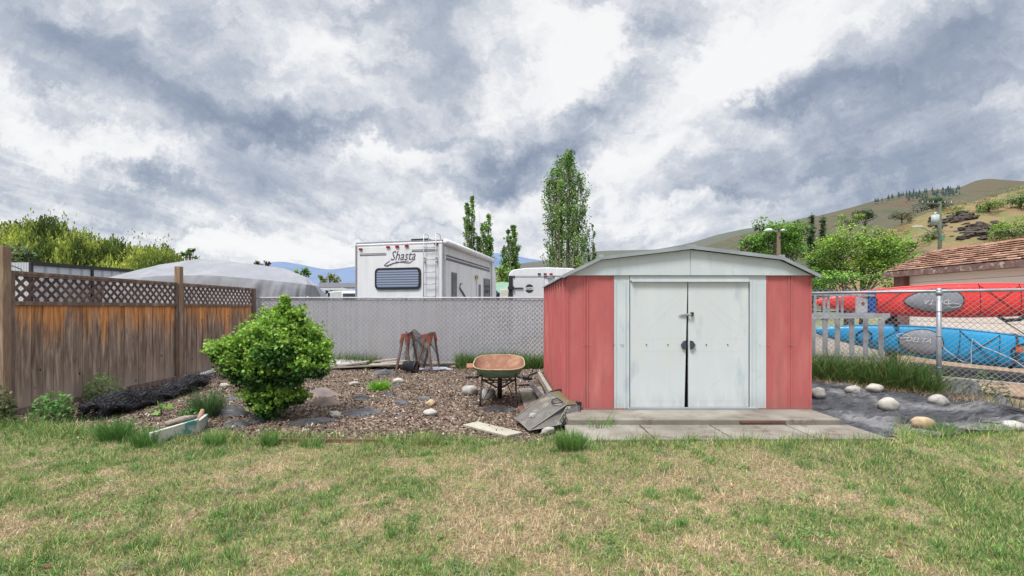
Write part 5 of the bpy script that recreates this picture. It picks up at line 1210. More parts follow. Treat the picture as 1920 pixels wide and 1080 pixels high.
# ---------------------------------------------------------------- kayaks and what lies with them
KA, KB = Vector((5.95, 8.9, 0)), Vector((9.55, 6.95, 0))
def kayak(name, z0, z1, col, label, hw, t_pad, flip, words):
    A3 = KA+Vector((0, 0, z0)); B3 = KB+Vector((0, 0, z1)); ax_ = (B3-A3); L = ax_.length; ax_.normalize(); n_ = Vector((ax_.y, -ax_.x, 0)).normalized(); up_ = n_.cross(ax_).normalized()
    if up_.z < 0: up_ = -up_
    if n_.y > 0: n_ = -n_
    k = thing(name, A3, label, 'kayak', 'kayaks lying on their sides on the rack')
    def wd(t): return hw*max(.02, math.sin(PI*min(1, max(0, t*.93+.02))))**.62
    def P(t, a, lift=0):
        a = (a+PI) % (2*PI)-PI       # t along, a across angle (0 = centre of the deck)
        w_ = wd(t); yy = math.sin(a)*w_; dk = (.10+.15*w_/hw)*math.cos(a) if abs(a) < PI/2 else .22*math.cos(a)*w_/hw
        if abs(a) < PI/2: dk = .17*(w_/hw)**.7*abs(math.cos(a))**.6
        return A3+ax_*(t*L)+up_*yy+n_*(dk+lift)
    mb = MB(); mb.grid(lambda s, q: P(s, -PI+2*PI*q+PI), 60, 32)
    h = mb.build('hull', M(name+'_plastic', col, tuple(c*.82 for c in col), 2, .32, .15, 3, spots=tuple(min(.9, c*.8+.10) for c in col), sscale=9, slo=.62, shi=.72), k, True)
    dark = BLACK
    def deck(t, y, lift=.012):     # y in -1..1 across
        y = max(-.97, min(.97, y)); return P(t, math.asin(y), lift)
    # seat cover, a rounded teardrop
    t0, t1 = t_pad; mb = MB(); ring = []; N = 32
    for i in range(N):
        a = 2*PI*i/N; c, s = math.cos(a), math.sin(a); tt = (t0+t1)/2+(t1-t0)/2*c; yy = .86*s*(1-.30*(1-c)/2*1.3 if flip else 1-.18*(1-c)/2)
        ring.append((tt, yy))
    cen = ((t0+t1)/2, 0); vs = []; rows = 6
    for r in range(rows+1):
        for tt, yy in ring:
            f = r/rows; vs.append(deck(cen[0]+(tt-cen[0])*f, yy*f, .035-.018*f**6))
    mb.add(vs, [(r*N+j, (r+1)*N+j, (r+1)*N+(j+1) % N, r*N+(j+1) % N) for r in range(rows) for j in range(N)])
    pc = mb.build('cockpit_cover', M(name+'_cover', S(150, 154, 164), S(134, 136, 146), 3, .8, .2, 30), k, True)
    mb = MB(); mb.tube([deck(tt, yy, .018) for tt, yy in ring+ring[:1]], .008, 5, False); mb.build('cover_edge', dark, pc)
    # deck cords and hatch rings
    mb = MB()
    for ta in (t1+.05,):
        for y0_, y1_ in ((-.85, .85), (.85, -.85)): mb.tube([deck(ta+q*.12, y0_+(y1_-y0_)*q) for q in np.linspace(0, 1, 9)], .005, 5)
        for tt in (ta, ta+.12): mb.tube([deck(tt, q) for q in np.linspace(-.95, .95, 9)], .005, 5)
    for q0 in (t0-.10,):
        mb.tube([deck(q0+q*.1, -.7+1.4*q) for q in np.linspace(0, 1, 7)], .005, 5)
    mb.tube([deck(t, .93) for t in np.linspace(.08, .95, 30)], .004, 4); mb.build('deck_cord', dark, k)
    for tc, rt, ry in ((t1+.28, .075, .62), (t0-.12, .028, .5)):
        mb = MB(); mb.tube([deck(tc+rt*math.cos(a), ry*math.sin(a), .014) for a in np.linspace(0, 2*PI, 28)], .011, 6); mb.build('hatch', dark, k)
    mb = MB(); mb.tube([P(t1+.22, a, .02) for a in np.linspace(-1.7, 1.9, 20)], .016, 6); st = mb.build('strap', dark, k)
    mb = MB(); mb.box(deck(t1+.225, .15, .04), (.07, .05, .09)); mb.build('buckle', M(name+'_buckle', S(232, 118, 60) if not flip else S(120, 130, 120)), st)
    f = -1 if flip else 1
    o = deck((t0+t1)/2+(.045 if flip else -.045)*1.0, -.03 if not flip else .05, .05)
    text(words, o-ax_*.03*f, ax_*f, up_*f, .115, WHITE, pc, .3, sx=1.0)
    mb = MB(); c0 = deck((t0+t1)/2-(.062)*f*1.0, .28*f, .05); mb.tube([c0+ax_*(f*.09*math.cos(a))+up_*(f*.035*math.sin(a)) for a in np.linspace(.3, 5.8, 14)], .005, 4); mb.build('swoosh', WHITE, pc)
    return k, deck, P
def tk(u):
    k = (u-960)/F; dxx = KB.x-KA.x; dyy = KB.y-KA.y; return (k*KA.y-KA.x)/(dxx-k*dyy)
kr, dkr, Pr = kayak('kayak', 1.515, 1.555, S(236, 62, 58, .85), 'red kayak on the upper level of the rack, its grey seat cover upside down', .30, (tk(1690), tk(1800)), True, 'DELTA')
kb, dkb, Pb = kayak('kayak', .96, .55, S(22, 152, 208, .85), 'blue kayak on the lower level of the rack behind the tall grass', .30, (tk(1680), tk(1762)), False, 'DELTA')
kb.name = 'kayak.001'
WRP = M('white_rope', S(220, 222, 228))
mb = MB(); mb.tube([dkb(.42, .3, .04), dkb(.45, -.3, .07), dkb(.5, -.8, .08), dkb(.54, -1.0, .1), dkb(.53, -.2, .05), dkb(.53, .5, .05), dkb(.56, .1, .06), dkb(.6, -.1, .06), dkb(.66, -.5, .08), dkb(.72, -.9, .1)+Vector((0, 0, -.1)), dkb(.8, -.97, .1)+Vector((0, 0, -.2))], .007, 6)
tag(mb.build('rope', WRP, None, True), 'thin white rope tangled across the blue kayak', 'rope')
mb = MB(); mb.tube([Pr(.62, -1.3, .03), Pr(.64, -1.7, .1)+Vector((0, 0, -.06)), Pr(.68, -1.7, .12)+Vector((0, 0, -.05)), Pr(.70, -1.3, .03)], .03, 8); tag(mb.build('paddle_float_strap', BLACK, None, True), 'thick black strap loop hanging under the red kayak', 'strap')
mb = MB(); mb.tube([Pr(.615, -1.4, .06), dkb(.70, .9, .06)], .008, 5); tag(mb.build('tie_cord', BLACK), 'black cord running from the red kayak down to the blue one', 'cord')
# rack
rk = thing('kayak_rack', (7.5, 8.4, 0), 'dark wooden rack carrying both kayaks', 'rack'); RKW = M('dark_post', S(84, 56, 52), S(60, 44, 44), 8, .8)
n_ = Vector((-(KB-KA).y, (KB-KA).x, 0)).normalized(); 
if n_.y < 0: n_ = -n_
for u in (1677, 1960):
    t = tk(u); c = KA.lerp(KB, t); mb = MB(); mb.beam(c+n_*.25+Vector((0, 0, -.1)), c+n_*.25+Vector((0, 0, 1.3)), .13, .13, up=(0, 1, 0)); mb.build('post', RKW, rk)
    for zz in (1.13, .55-(.1 if u > 1800 else -.05)):
        mb = MB(); mb.beam(c+n_*.3+Vector((0, 0, zz)), c-n_*.22+Vector((0, 0, zz)), .07, .06); mb.build('arm', RKW, rk)
mb = MB(); c0, c1 = KA.lerp(KB, .35), KA.lerp(KB, 1.0); mb.beam(c0+Vector((0, 0, .3)), c1+Vector((0, 0, .12)), .5, .22); tag(mb.build('trailer_bed', BLACK, None, bevel=.02), 'black low trailer bed under the blue kayak', 'trailer bed')
for i, (h_, of, lb) in enumerate(((.10, -.38, 'front pale plank on the ground under the blue kayak'), (.16, -.30, 'upper pale plank on the pile under the blue kayak'), (.05, -.52, 'grey plank lying nearest the open chain link'))):
    mb = MB(); mb.beam(KA.lerp(KB, .40)+n_*of+Vector((0, 0, h_+.06)), KA.lerp(KB, 1.05)+n_*(of-.1)+Vector((0, 0, h_-.05)), .12, .04); tag(mb.build('plank', PLANK, None, bevel=.004), lb, 'plank', 'planks stored under the kayaks')
a = Vector((*rline(1830)[:2], .12)); b = Vector((*rline(2010)[:2], .06)); mb = MB(); mb.beam(a+Vector((-.1, -.25, -.02)), b+Vector((-.1, -.25, -.04)), .04, .06); tag(mb.build('edging_timber', PLANK, None, bevel=.004), 'pale edging timber under the chain link at the right border', 'timber')
mb = MB(); mb.beam(a+Vector((.3, .35, -.0)), b+Vector((.3, .35, .0)), .04, .14); tag(mb.build('brown_board', RKW, None, bevel=.004), 'dark red-brown board behind the chain link at the right border', 'board')
# aluminium ladders in front of the kayaks
LY = 7.9
def L3(u, v, Y=LY): return Vector(at(u, v, Y))
la = thing('step_ladder', L3(1560, 595), 'aluminium step ladder lying on its side, its wide steps hanging behind the tall grass', 'ladder')
ALS = M('ladder_tread', S(176, 176, 180), S(158, 158, 164), 8, .5)
mb = MB(); mb.beam(L3(1500, 594, 7.95), L3(1668, 591, 7.6), .05, .06); mb.beam(L3(1500, 597, 7.9), L3(1640, 596, 7.55), .02, .02); mb.build('rail', ALU, la, bevel=.003)
mb = MB(); mb.beam(L3(1500, 668, 7.95), L3(1665, 672, 7.6), .05, .06); mb.build('rail', ALU, la, bevel=.003)
for u in (1524, 1547, 1570, 1597, 1623, 1652):
    mb = MB(); mb.beam(L3(u, 597, 7.8), L3(u, 668, 7.8), .075, .03, up=(0, 1, .0)); mb.build('step', ALS, la, bevel=.004)
mb = MB(); mb.beam(L3(1668, 592, 7.55), L3(1648, 606, 7.6), .02, .03); mb.build('brace', ALU, la)
lb_ = thing('extension_ladder', L3(1560, 572, 8.0), 'narrow aluminium ladder section standing on edge before the red kayak', 'ladder')
mb = MB(); mb.beam(L3(1500, 552, 8.0), L3(1640, 554, 7.8), .03, .035); mb.beam(L3(1500, 590, 8.0), L3(1640, 588, 7.8), .03, .035); mb.beam(L3(1500, 560, 8.0), L3(1560, 556, 8.0), .02, .02); mb.build('rail', ALU, lb_)
for u in (1528.5, 1545, 1553, 1570, 1579):
    mb = MB(); mb.beam(L3(u, 552, 7.95), L3(u, 590, 7.95), .035, .02, up=(0, 1, 0)); mb.build('rung', ALU, lb_)
for p, q in (((1548, 556), (1540, 553)), ((1546, 584), (1538, 590)), ((1566, 556), (1574, 553))):
    mb = MB(); mb.beam(L3(*p, 7.94), L3(*q, 7.94), .02, .012); mb.build('brace', ALU, lb_)
mb = MB(); mb.poly([L3(1606, 587, 7.83), L3(1627, 586, 7.83), L3(1627, 556, 7.83), L3(1606, 557, 7.83)], (0, .03, 0)); tpp = mb.build('top_plate', M('plate_grey', S(200, 202, 206)), lb_, bevel=.004)
c = L3(1618.5, 569, 7.82); mb = MB(); mb.poly([c+Vector(p) for p in ((-.035, 0, 0), (0, 0, -.03), (.035, 0, 0), (0, 0, .03))], (0, .005, 0)); mb.build('red_diamond', LR, tpp)
mb = MB(); mb.poly([L3(1629, 589, 7.8), L3(1644, 589, 7.8), L3(1643.5, 549, 7.8), L3(1630, 549, 7.8)], (0, .1, 0)); tag(mb.build('blue_sling', M('blue_webbing', S(40, 92, 168), S(28, 66, 130), 12, .9, .8, 40), None, bevel=.02), 'blue webbing sling wrapped round the end of the narrow ladder', 'sling')

# ---------------------------------------------------------------- garage on the right
ga = thing('garage', (10.95, 12, 0), 'cream sided garage with reddish shake roof at the right border', 'garage')
def sidmat():
    m, nt, p = newmat('cream_siding'); sx = nd(nt, 'ShaderNodeSeparateXYZ'); lk(nt, coords(nt), sx.inputs[0])
    f = nd(nt, 'ShaderNodeMath', operation='FRACT'); d = nd(nt, 'ShaderNodeMath', operation='MULTIPLY'); d.inputs[1].default_value = 1/.21; lk(nt, sx.outputs[2], d.inputs[0]); lk(nt, d.outputs[0], f.inputs[0])
    lk(nt, ramp(nt, f.outputs[0], [(0, S(150, 142, 136)), (.06, S(228, 220, 212, 1.1)), (.95, S(236, 228, 220, 1.1)), (1, S(196, 186, 178))]), p.inputs['Base Color']); p.inputs['Roughness'].default_value = .7; bumpn(nt, p, f.outputs[0], .6, .02); return m
mb = MB(); mb.box((12.1, 8.9, 1.22), (2.2, 7.8, 2.44)); mb.build('wall', sidmat(), ga)
mb = MB(); mb.poly([(11.0, 12.82, 2.44), (13.1, 12.82, 2.44), (12.05, 12.82, 2.93)], (0, -7.8, 0)); mb.build('gable', sidmat(), ga)
RF = M('shake_roof', S(208, 172, 150, .85), S(184, 146, 126, .85), 4, .9, .4, 20, (1.5, 4, 1), c3=S(224, 188, 164, .95), spots=S(130, 96, 86, .9), sscale=5, slo=.62, shi=.7)
mb = MB(); rows = 9
for i in range(rows):
    f0, f1 = i/rows, (i+1)/rows; x0, x1 = 10.72+f0*1.33, 10.72+f1*1.33+.03; z0 = 2.42+f0*.60; z1 = 2.42+f1*.60
    y = 5.0
    while y < 13.1:
        w_ = random.uniform(.12, .32); dz_ = random.uniform(0, .018)
        mb.poly([(x0-random.uniform(0, .03), y, z0+.045+dz_), (x0, min(13.1, y+w_-.006), z0+.045+dz_), (x1, min(13.1, y+w_-.006), z1+.015), (x1, y, z1+.015)], (0, 0, -.02)); y += w_
r_ = mb.build('roof', RF, ga)
mb = MB(); mb.poly([(12.05, 5, 3.06), (13.4, 5, 2.45), (13.4, 13.1, 2.45), (12.05, 13.1, 3.06)], (0, 0, -.04)); mb.poly([(10.74, 5, 2.41), (12.05, 5, 3.0), (12.05, 13.09, 3.0), (10.74, 13.09, 2.41)], (0, 0, -.03)); mb.build('roof_deck', RF, ga)
FSC = M('peeling_fascia', S(150, 124, 116), S(116, 92, 88), 6, .9, .4, 20, spots=S(200, 186, 176), sscale=9, slo=.56, shi=.64)
mb = MB(); mb.beam((10.71, 5, 2.35), (10.71, 13.11, 2.35), .03, .15); mb.beam((10.72, 13.12, 2.34), (12.05, 13.12, 2.96), .03, .14); mb.poly([(10.73, 5, 2.28), (11.0, 5, 2.28), (11.0, 13.05, 2.28), (10.73, 13.05, 2.28)], (0, 0, .02)); mb.build('fascia', FSC, ga)
mb = MB(); mb.box((10.93, 12.75, 1.14), (.2, .32, 2.27)); mb.build('corner_post', M('brown_post', S(140, 104, 96), S(120, 90, 84), 6), ga)

# ---------------------------------------------------------------- trees
def clumpy(name, label, cat, cl, leaf, dens, cols, trunk=None, group=None, shell=.55, mat=None, bark=None, asp=1.2, up=.3, base=None):
    """cl: (x,y,z,r[,sz]) clumps of foliage"""
    P = []; C = []; lite, mid, dk = [np.array(c) for c in cols]
    for q in cl:
        x, y, z, r = q[:4]; sz = q[4] if len(q) > 4 else .8; n = max(24, int(dens*8*(r/leaf)**2)); d = sph(n); rr = r*RNG.uniform(shell**3, 1.15, n)**(1/3)
        p = np.array([x, y, z])+d*rr[:, None]*np.array([1, 1, sz]); P.append(p)
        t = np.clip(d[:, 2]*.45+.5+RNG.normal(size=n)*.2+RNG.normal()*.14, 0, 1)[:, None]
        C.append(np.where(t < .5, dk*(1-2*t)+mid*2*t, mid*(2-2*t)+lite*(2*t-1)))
    P = np.concatenate(P); C = np.concatenate(C)
    xs = np.array([q[0] for q in cl]); cxm = xs.mean(); cym = np.mean([q[1] for q in cl]); zb = base if base is not None else 0
    o = thing(name, (cxm, cym, zb), label, cat, group)
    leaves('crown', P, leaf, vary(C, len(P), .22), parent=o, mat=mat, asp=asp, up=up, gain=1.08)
    mb = MB(); zt = np.mean([q[2] for q in cl]); H = zt-zb; r0 = trunk or max(.12, H*.035)
    mb.tube([(cxm, cym, zb-.2), (cxm+H*.02, cym, zb+H*.4), (cxm, cym, zt)], [r0, r0*.8, r0*.4], 8)
    dummy=0
    for q in cl[::max(1, len(cl)//12)]: mb.tube([(cxm, cym, zb+H*.35), ((cxm+q[0])/2, (cym+q[1])/2, zb+H*.5+(q[2]-zb-H*.5)*.5), (q[0], q[1], q[2])], [r0*.4, r0*.25, r0*.08], 5)
    mb.build('trunk', bark or BARK, o, True); return o
def crown(u, v, ru, rv, Y, n, rfrac=.38, seed=1, depth=1.0):
    r = random.Random(seed); out = []; R = ru/F*Y; H = rv/F*Y; X = (u-960)/F*Y; Z = CAMH-(v-HZ)/F*Y
    for i in range(n):
        th = r.uniform(0, 2*PI); ph = r.uniform(-.75, 1); k = r.uniform(.45, .85)
        out.append((X+R*k*math.cos(th)*math.sqrt(1-ph*ph*.8), Y+R*depth*k*math.sin(th)*math.sqrt(1-ph*ph*.8), Z+H*.82*ph*k*1.1, rfrac*min(R, H)*r.uniform(.6, 1.25)))
    return out
G1 = (S(142, 186, 78, .8), S(92, 142, 54, .72), S(40, 72, 32, .6)); G2 = (S(164, 196, 84, .8), S(116, 156, 62, .72), S(50, 80, 36, .6)); GDK = (S(104, 124, 92, .75), S(74, 94, 70, .72), S(44, 58, 48, .7))
GP = (S(140, 172, 98, .8), S(98, 136, 66, .76), S(54, 82, 44, .72))
# poplars
def poplar(label, u, vt, vb, hw, Y, cols_n, dens, bare=False, seed=1):
    r = np.random.default_rng(seed); X0 = (u-960)/F*Y; zt = CAMH-(vt-HZ)/F*Y; R = hw/F*Y; Hh = zt
    o = thing('poplar_tree', (X0, Y, 0), label, 'poplar', 'tall poplars behind the trailers')
    P = []; C = []; T = []; lite, mid, dk = [np.array(c) for c in GP]; mb = MB()
    cols_ = []
    for i in range(cols_n):
        a = i*2.4+r.uniform(-.3, .3); k = (i+.5)/cols_n; off = R*.80*math.sqrt(k); top_ = zt*(1-.42*k**1.3*r.uniform(.35, 1)) if i else zt
        cx_, cy_ = X0+off*math.cos(a), Y+off*math.sin(a); cols_.append((cx_, cy_, top_))
        mb.tube([(X0, Y, zt*.05), (X0+(cx_-X0)*.7, Y+(cy_-Y)*.7, zt*.3), (cx_, cy_, top_*.96)], [.28, .16, .03], 5)
        nb = int(26*top_/zt*dens)
        for b in range(nb):
            h = zt*.16+(top_-zt*.16)*r.uniform(0, 1)**.85; wv_ = R*.34*min(1, (top_-h)/(zt*.16))*min(1, .5+h/(zt*.4))
            if bare and r.uniform() < .35: continue
            aa = r.uniform(0, 2*PI); L = zt*.075*r.uniform(.6, 1.3); n = int(46*r.uniform(.5, 1.4)); tt = r.uniform(0, 1, n)
            bx, by = cx_+wv_*math.cos(aa)*.4, cy_+wv_*math.sin(aa)*.4
            q = np.stack([bx+tt*wv_*math.cos(aa)*.75, by+tt*wv_*math.sin(aa)*.75, np.minimum(top_*1.01, h+tt*L)], 1)+r.normal(size=(n, 3))*R*.075
            P.append(q); br = np.clip(.5+.3*r.normal()+.25*r.normal(size=n), 0, 1)[:, None]
            C.append(np.where(br < .5, dk*(1-2*br)+mid*2*br, mid*(2-2*br)+lite*(2*br-1)))
            mb.tube([(cx_, cy_, max(.5, h-L*.4)), (bx+wv_*math.cos(aa)*.7, by+wv_*math.sin(aa)*.7, min(top_, h+L))], [.05, .015], 3, False)
    P = np.concatenate(P); C = np.concatenate(C)
    leaves('crown', P, .0075*Y*.50, vary(C, len(P), .2), parent=o, asp=1.2, up=0, gain=1.45)
    mb.build('trunk', PALEBARK, o)
    return o, cols_, zt
poplar('tallest full poplar with several pointed tops, left of the shed roof', 1060, 289, 505, 44, 70, 11, 1.55, seed=3)
o, cc, zt = poplar('leftmost poplar with a dying bare top, right behind the travel trailer', 880, 373, 505, 17, 66, 4, 1.1, seed=5)
mb = MB()
for i in range(9):
    x = (888+random.uniform(-8, 14)-960)/F*66; mb.tube([(x, 66, 6), (x+random.uniform(-.3, .3), 66, CAMH+(578-random.uniform(345, 430))/F*66)], [.06, .012], 4)
mb.build('dead_branches', M('dead_twig', S(120, 104, 96)), o)
poplar('poplar joined to the dying one, with a rounded green top', 911, 407, 510, 21, 67, 5, 1.35, seed=8)
poplar('short poplar standing alone over the green roofed shed', 958, 427, 540, 19, 64, 5, 1.4, seed=12)
poplar('slim half bare poplar on the right side of the tallest one', 1108, 424, 505, 11, 72, 2, .9, True, seed=15)
clumpy('shrub', 'yellow-green shrub at the foot of the poplars beyond the trailer', 'shrub', crown(930, 520, 22, 36, 50, 14, seed=4), .3, 1.5, G2)
# willows
def willow(label, pts, Y, seed, group='weeping willows over the metal building'):
    r = np.random.default_rng(seed); P = []; C = []; T = []; xs = [(u-960)/F*Y for u, v in pts]; zs = [CAMH-(v-HZ)/F*Y for u, v in pts]
    o = thing('willow_tree', (float(np.mean(xs)), Y, 0), label, 'willow', group)
    lite, mid, dk = np.array(S(196, 204, 104, .85)), np.array(S(150, 168, 78, .8)), np.array(S(84, 102, 50, .72)); x0, x1 = min(xs), max(xs); ns = int(5200*(x1-x0)/8)
    mb = MB(); cxm = float(np.mean(xs)); zmax = max(zs)
    for i in range(ns):
        x = r.uniform(x0, x1); dpt = r.uniform(-1, 1); zt_ = np.interp(x, xs, zs)
        clx = vnoise(np.array([x*1.1]), np.array([dpt*2.4+seed]), seed)[0]
        top_ = zt_*(1-.30*abs(dpt)**2)-clx*1.1-r.exponential(.12)-(0 if dpt < .2 else 0); y = Y+dpt*3.2
        L = r.uniform(1.8, 4.4)*(1+.3*clx); st = top_-r.uniform(0, 1)**2.0*top_*.55; n = int(L/.095)
        tt = np.arange(n)/n; q = np.stack([x+.12*np.sin(tt*3+i)+r.normal(size=n)*.035, np.full(n, y)+r.normal(size=n)*.06, np.maximum(.4, st-tt*L)], 1)
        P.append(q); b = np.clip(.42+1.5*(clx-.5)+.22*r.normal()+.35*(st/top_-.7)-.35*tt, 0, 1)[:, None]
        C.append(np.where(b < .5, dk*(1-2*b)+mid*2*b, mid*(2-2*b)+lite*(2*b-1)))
    for k in range(16):
        x = r.uniform(x0*.95+cxm*.05, x1*.95+cxm*.05); z = np.interp(x, xs, zs)*r.uniform(.6, .86); mb.tube([(cxm, Y, zmax*.3), ((cxm+x)/2, Y+r.uniform(-1, 1), (zmax*.3+z)/2+.6), (x, Y+r.uniform(-1.5, 1.5), z)], [.18, .1, .03], 5)
    # fine upright sprays on top
    for k in range(8):
        x = r.uniform(x0, x1); z = np.interp(x, xs, zs); n = 7; tt = np.linspace(0, 1, n); dx_ = r.uniform(-.5, .5)
        P.append(np.stack([x+dx_*tt+r.normal(size=n)*.05, Y+r.normal(size=n)*.3, z-.5+tt*r.uniform(.4, 1.1)-tt**2*.2], 1)); C.append(np.tile(mid, (n, 1)))
    mb.tube([(cxm, Y, -.1), (cxm+.1, Y, zmax*.35)], [.4, .3], 8)
    P = np.concatenate(P); C = np.concatenate(C); T = np.array([0, 0, -1.0])
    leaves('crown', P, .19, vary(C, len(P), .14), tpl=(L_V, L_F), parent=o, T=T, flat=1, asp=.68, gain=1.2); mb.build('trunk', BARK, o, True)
willow('larger weeping willow on the left with the highest crown', [(-20, 430), (5, 428), (30, 402), (60, 394), (110, 399), (150, 407), (178, 422), (200, 470)], 30, 3)
willow('lower weeping willow on the right, next to the tarpaulin', [(165, 450), (185, 428), (215, 432), (245, 437), (280, 438), (305, 442), (325, 462), (340, 495)], 32, 6)
clumpy('tree', 'dark round leafed tree in front of the willow at the left border', 'tree', crown(22, 478, 34, 34, 26, 12, seed=9), .2, 1.2, GDK)
clumpy('tree', 'small dark open tree between willow and tarpaulin peak', 'tree', crown(357, 478, 17, 16, 36, 9, seed=10, rfrac=.34), .2, .9, GP)
clumpy('shrub', 'sparse brownish treetop poking over the tarpaulin ridge', 'shrub', crown(492, 496, 20, 7, 40, 8, seed=11), .2, .7, (S(130, 130, 84), S(100, 96, 66), S(70, 60, 48)))
clumpy('tree', 'small round tree between tarpaulin and hills', 'tree', crown(566, 512, 18, 12, 48, 9, seed=12), .24, 1.1, G1)
clumpy('tree', 'low wide yellow-green tree above the bungalow roof', 'tree', crown(617, 524, 30, 13, 60, 14, seed=13), .3, 1.3, (S(166, 170, 70), S(120, 136, 52), S(80, 80, 44)))
# trees on the right
clumpy('maple_tree', 'round bright green tree behind the shed roof and the street lamp', 'tree', crown(1456, 458, 62, 54, 48, 60, seed=21, rfrac=.34), .21, .8, G1)
clumpy('tree', 'big pale green feathery tree filling the space before the hillside', 'tree', crown(1605, 478, 66, 60, 30, 52, seed=22, rfrac=.36)+crown(1682, 482, 40, 46, 32, 26, seed=24, rfrac=.40)+crown(1540, 500, 34, 40, 31, 16, seed=28, rfrac=.42), .125, .75, G2)
clumpy('tree', 'darker green tree low behind the ladders', 'tree', crown(1560, 528, 60, 34, 22, 26, seed=25, rfrac=.38)+crown(1640, 530, 36, 30, 22, 12, seed=27), .10, .8, G1)
def conifer(label, u, vt, vb, hw, Y, cols=GDK, seed=1, name='conifer_tree', z0=0.0):
    r = np.random.default_rng(seed); X = (u-960)/F*Y; zt = CAMH-(vt-HZ)/F*Y; R = hw/F*Y; P = []; C = []; lite, mid, dk = [np.array(c) for c in cols]
    o = thing(name, (X, Y, z0), label, 'conifer'); mb = MB(); mb.tube([(X, Y, z0-.3), (X, Y, zt)], [R*.12, .02], 6)
    H = zt-z0
    for i in range(170):
        k = r.uniform(.03, 1)**.9; h = zt-H*k*.8; w = R*(.12+.88*k)*r.uniform(.45, 1.15); a = r.uniform(0, 2*PI); n = int(26+70*k); t = r.uniform(0, 1, n)
        P.append(np.stack([X+t*w*math.cos(a), Y+t*w*math.sin(a), h-t*w*.35], 1)+r.normal(size=(n, 3))*R*.05); b = np.clip(.5+.25*r.normal()+.2*r.normal(size=n)+.2*(t-.5), 0, 1)[:, None]
        C.append(np.where(b < .5, dk*(1-2*b)+mid*2*b, mid*(2-2*b)+lite*(2*b-1)))
    P = np.concatenate(P); C = np.concatenate(C); leaves('crown', P, .0040*Y, vary(C, len(P), .2), parent=o, asp=.6, up=.5, gain=1.5); mb.build('trunk', BARK, o)
conifer('left one of two dark spruces between the green trees', 1522, 398, 520, 24, 56, seed=2)
conifer('right one of two dark spruces, just left of the feathery tree', 1543, 402, 520, 25, 58, seed=3)

# ---------------------------------------------------------------- hills
def hill(name, ridge, Yr, Yb, mat, zb=-2, nx=160, ny=26, amp=.02, seed=1, prof=.8, label=None):
    us = np.array([p[0] for p in ridge], float); vs = np.array([p[1] for p in ridge], float); u = np.linspace(us[0], us[-1], nx); v = np.interp(u, us, vs)
    k = np.array([1, 4, 6, 4, 1])/16; v2 = np.convolve(np.pad(v, 2, 'edge'), k, 'valid')
    zr = CAMH+(HZ-v2)/F*Yr; V = np.zeros((ny+6, nx, 3))
    for j in range(ny+6):
        if j < ny: t = j/(ny-1); Y = Yb+(Yr-Yb)*t; z = zb+(zr-zb)*(t**prof)
        else: t = 1; Y = Yr+(j-ny+1)*(Yr-Yb)*.08; z = zr-(zr-zb)*.06*(j-ny+1)
        X = (u-960)/F*Yr; n_ = (fbm(X/(Yr*.05), np.full(nx, Y)/(Yr*.05), 1, 5, seed)-.5)*amp*Yr*(math.sin(PI*min(1, t))+.0 if j < ny else 0)
        V[j, :, 0] = X; V[j, :, 1] = Y; V[j, :, 2] = z+n_
    R_n = ny+6; a = (np.arange(R_n-1)[:, None]*nx+np.arange(nx-1)[None]).ravel(); loops = np.stack([a, a+1, a+nx+1, a+nx], 1).ravel()
    o = place(name, fastmesh(name, V.reshape(-1, 3), loops, np.full(len(a), 4), None, mat), None, True); o['kind'] = 'structure'
    return o, V[:ny]
def hmat(name, c1, c2, c3, sc, bump=.5, stretch=(1, 1, 2.5), spots=None, ss=3):
    return M(name, c1, c2, sc, .95, bump, sc*8, stretch, c3=c3, spots=spots, sscale=ss, slo=.56, shi=.64, bdist=2, spec=.05)
hill('far_mountains', [(150, 520), (360, 510), (440, 505), (500, 492), (530, 490), (575, 498), (600, 504), (620, 506), (668, 499), (740, 490), (840, 486), (930, 474), (955, 476), (985, 484), (1020, 489), (1060, 492), (1200, 500), (1500, 505)], 7000, 4500, hmat('blue_haze_hill', S(112, 130, 160, .7), S(122, 140, 170, .7), S(104, 122, 150, .7), .0012, .1), amp=.006, seed=3)  # distance haze mixed into the mountain colour
hill('grey_hills', [(880, 510), (940, 500), (990, 492), (1040, 487), (1090, 474), (1130, 470), (1180, 469), (1230, 468), (1290, 457), (1345, 440), (1400, 428), (1450, 424), (1520, 405), (1700, 400), (2100, 380)], 2600, 1200, hmat('grey_green_hill', S(108, 118, 108, .5), S(120, 124, 114, .5), S(122, 116, 112, .5), .004, .3, spots=S(96, 112, 90, .75), ss=.012), amp=.010, seed=5)
hB, VB = hill('grassy_ridge', [(1180, 500), (1300, 468), (1390, 440), (1470, 420), (1545, 402), (1600, 388), (1640, 376), (1700, 362), (1750, 356), (1800, 352), (1830, 338), (1862, 334), (1885, 342), (1920, 350), (2000, 345), (2300, 330)], 1100, 420, hmat('ridge_grass', S(108, 118, 98, .42), S(128, 124, 104, .42), S(136, 112, 98, .42), .012, .6, spots=S(92, 108, 78, .5), ss=.03), amp=.03, seed=7)
hC, VC = hill('near_hillside', [(1480, 560), (1560, 512), (1610, 478), (1650, 447), (1690, 420), (1740, 398), (1800, 384), (1850, 372), (1900, 358), (1960, 345), (2100, 318), (2400, 290)], 190, 70, hmat('orange_hillside', S(130, 132, 88, .55), S(160, 144, 108, .56), S(160, 128, 102, .54), .07, .5, (1, 1, 2), spots=S(110, 124, 72, .8), ss=.16), zb=0, amp=.03, seed=9, prof=.9, nx=220, ny=60)
def on_hill(u, v, V=None, Yr=190):
    V = VC if V is None else V; best = None; P = V.reshape(-1, 3); uu = 960+P[:, 0]/P[:, 1]*F; vv = HZ-(P[:, 2]-CAMH)/P[:, 1]*F
    i = np.argmin((uu-u)**2+(vv-v)**2*3); return P[i]
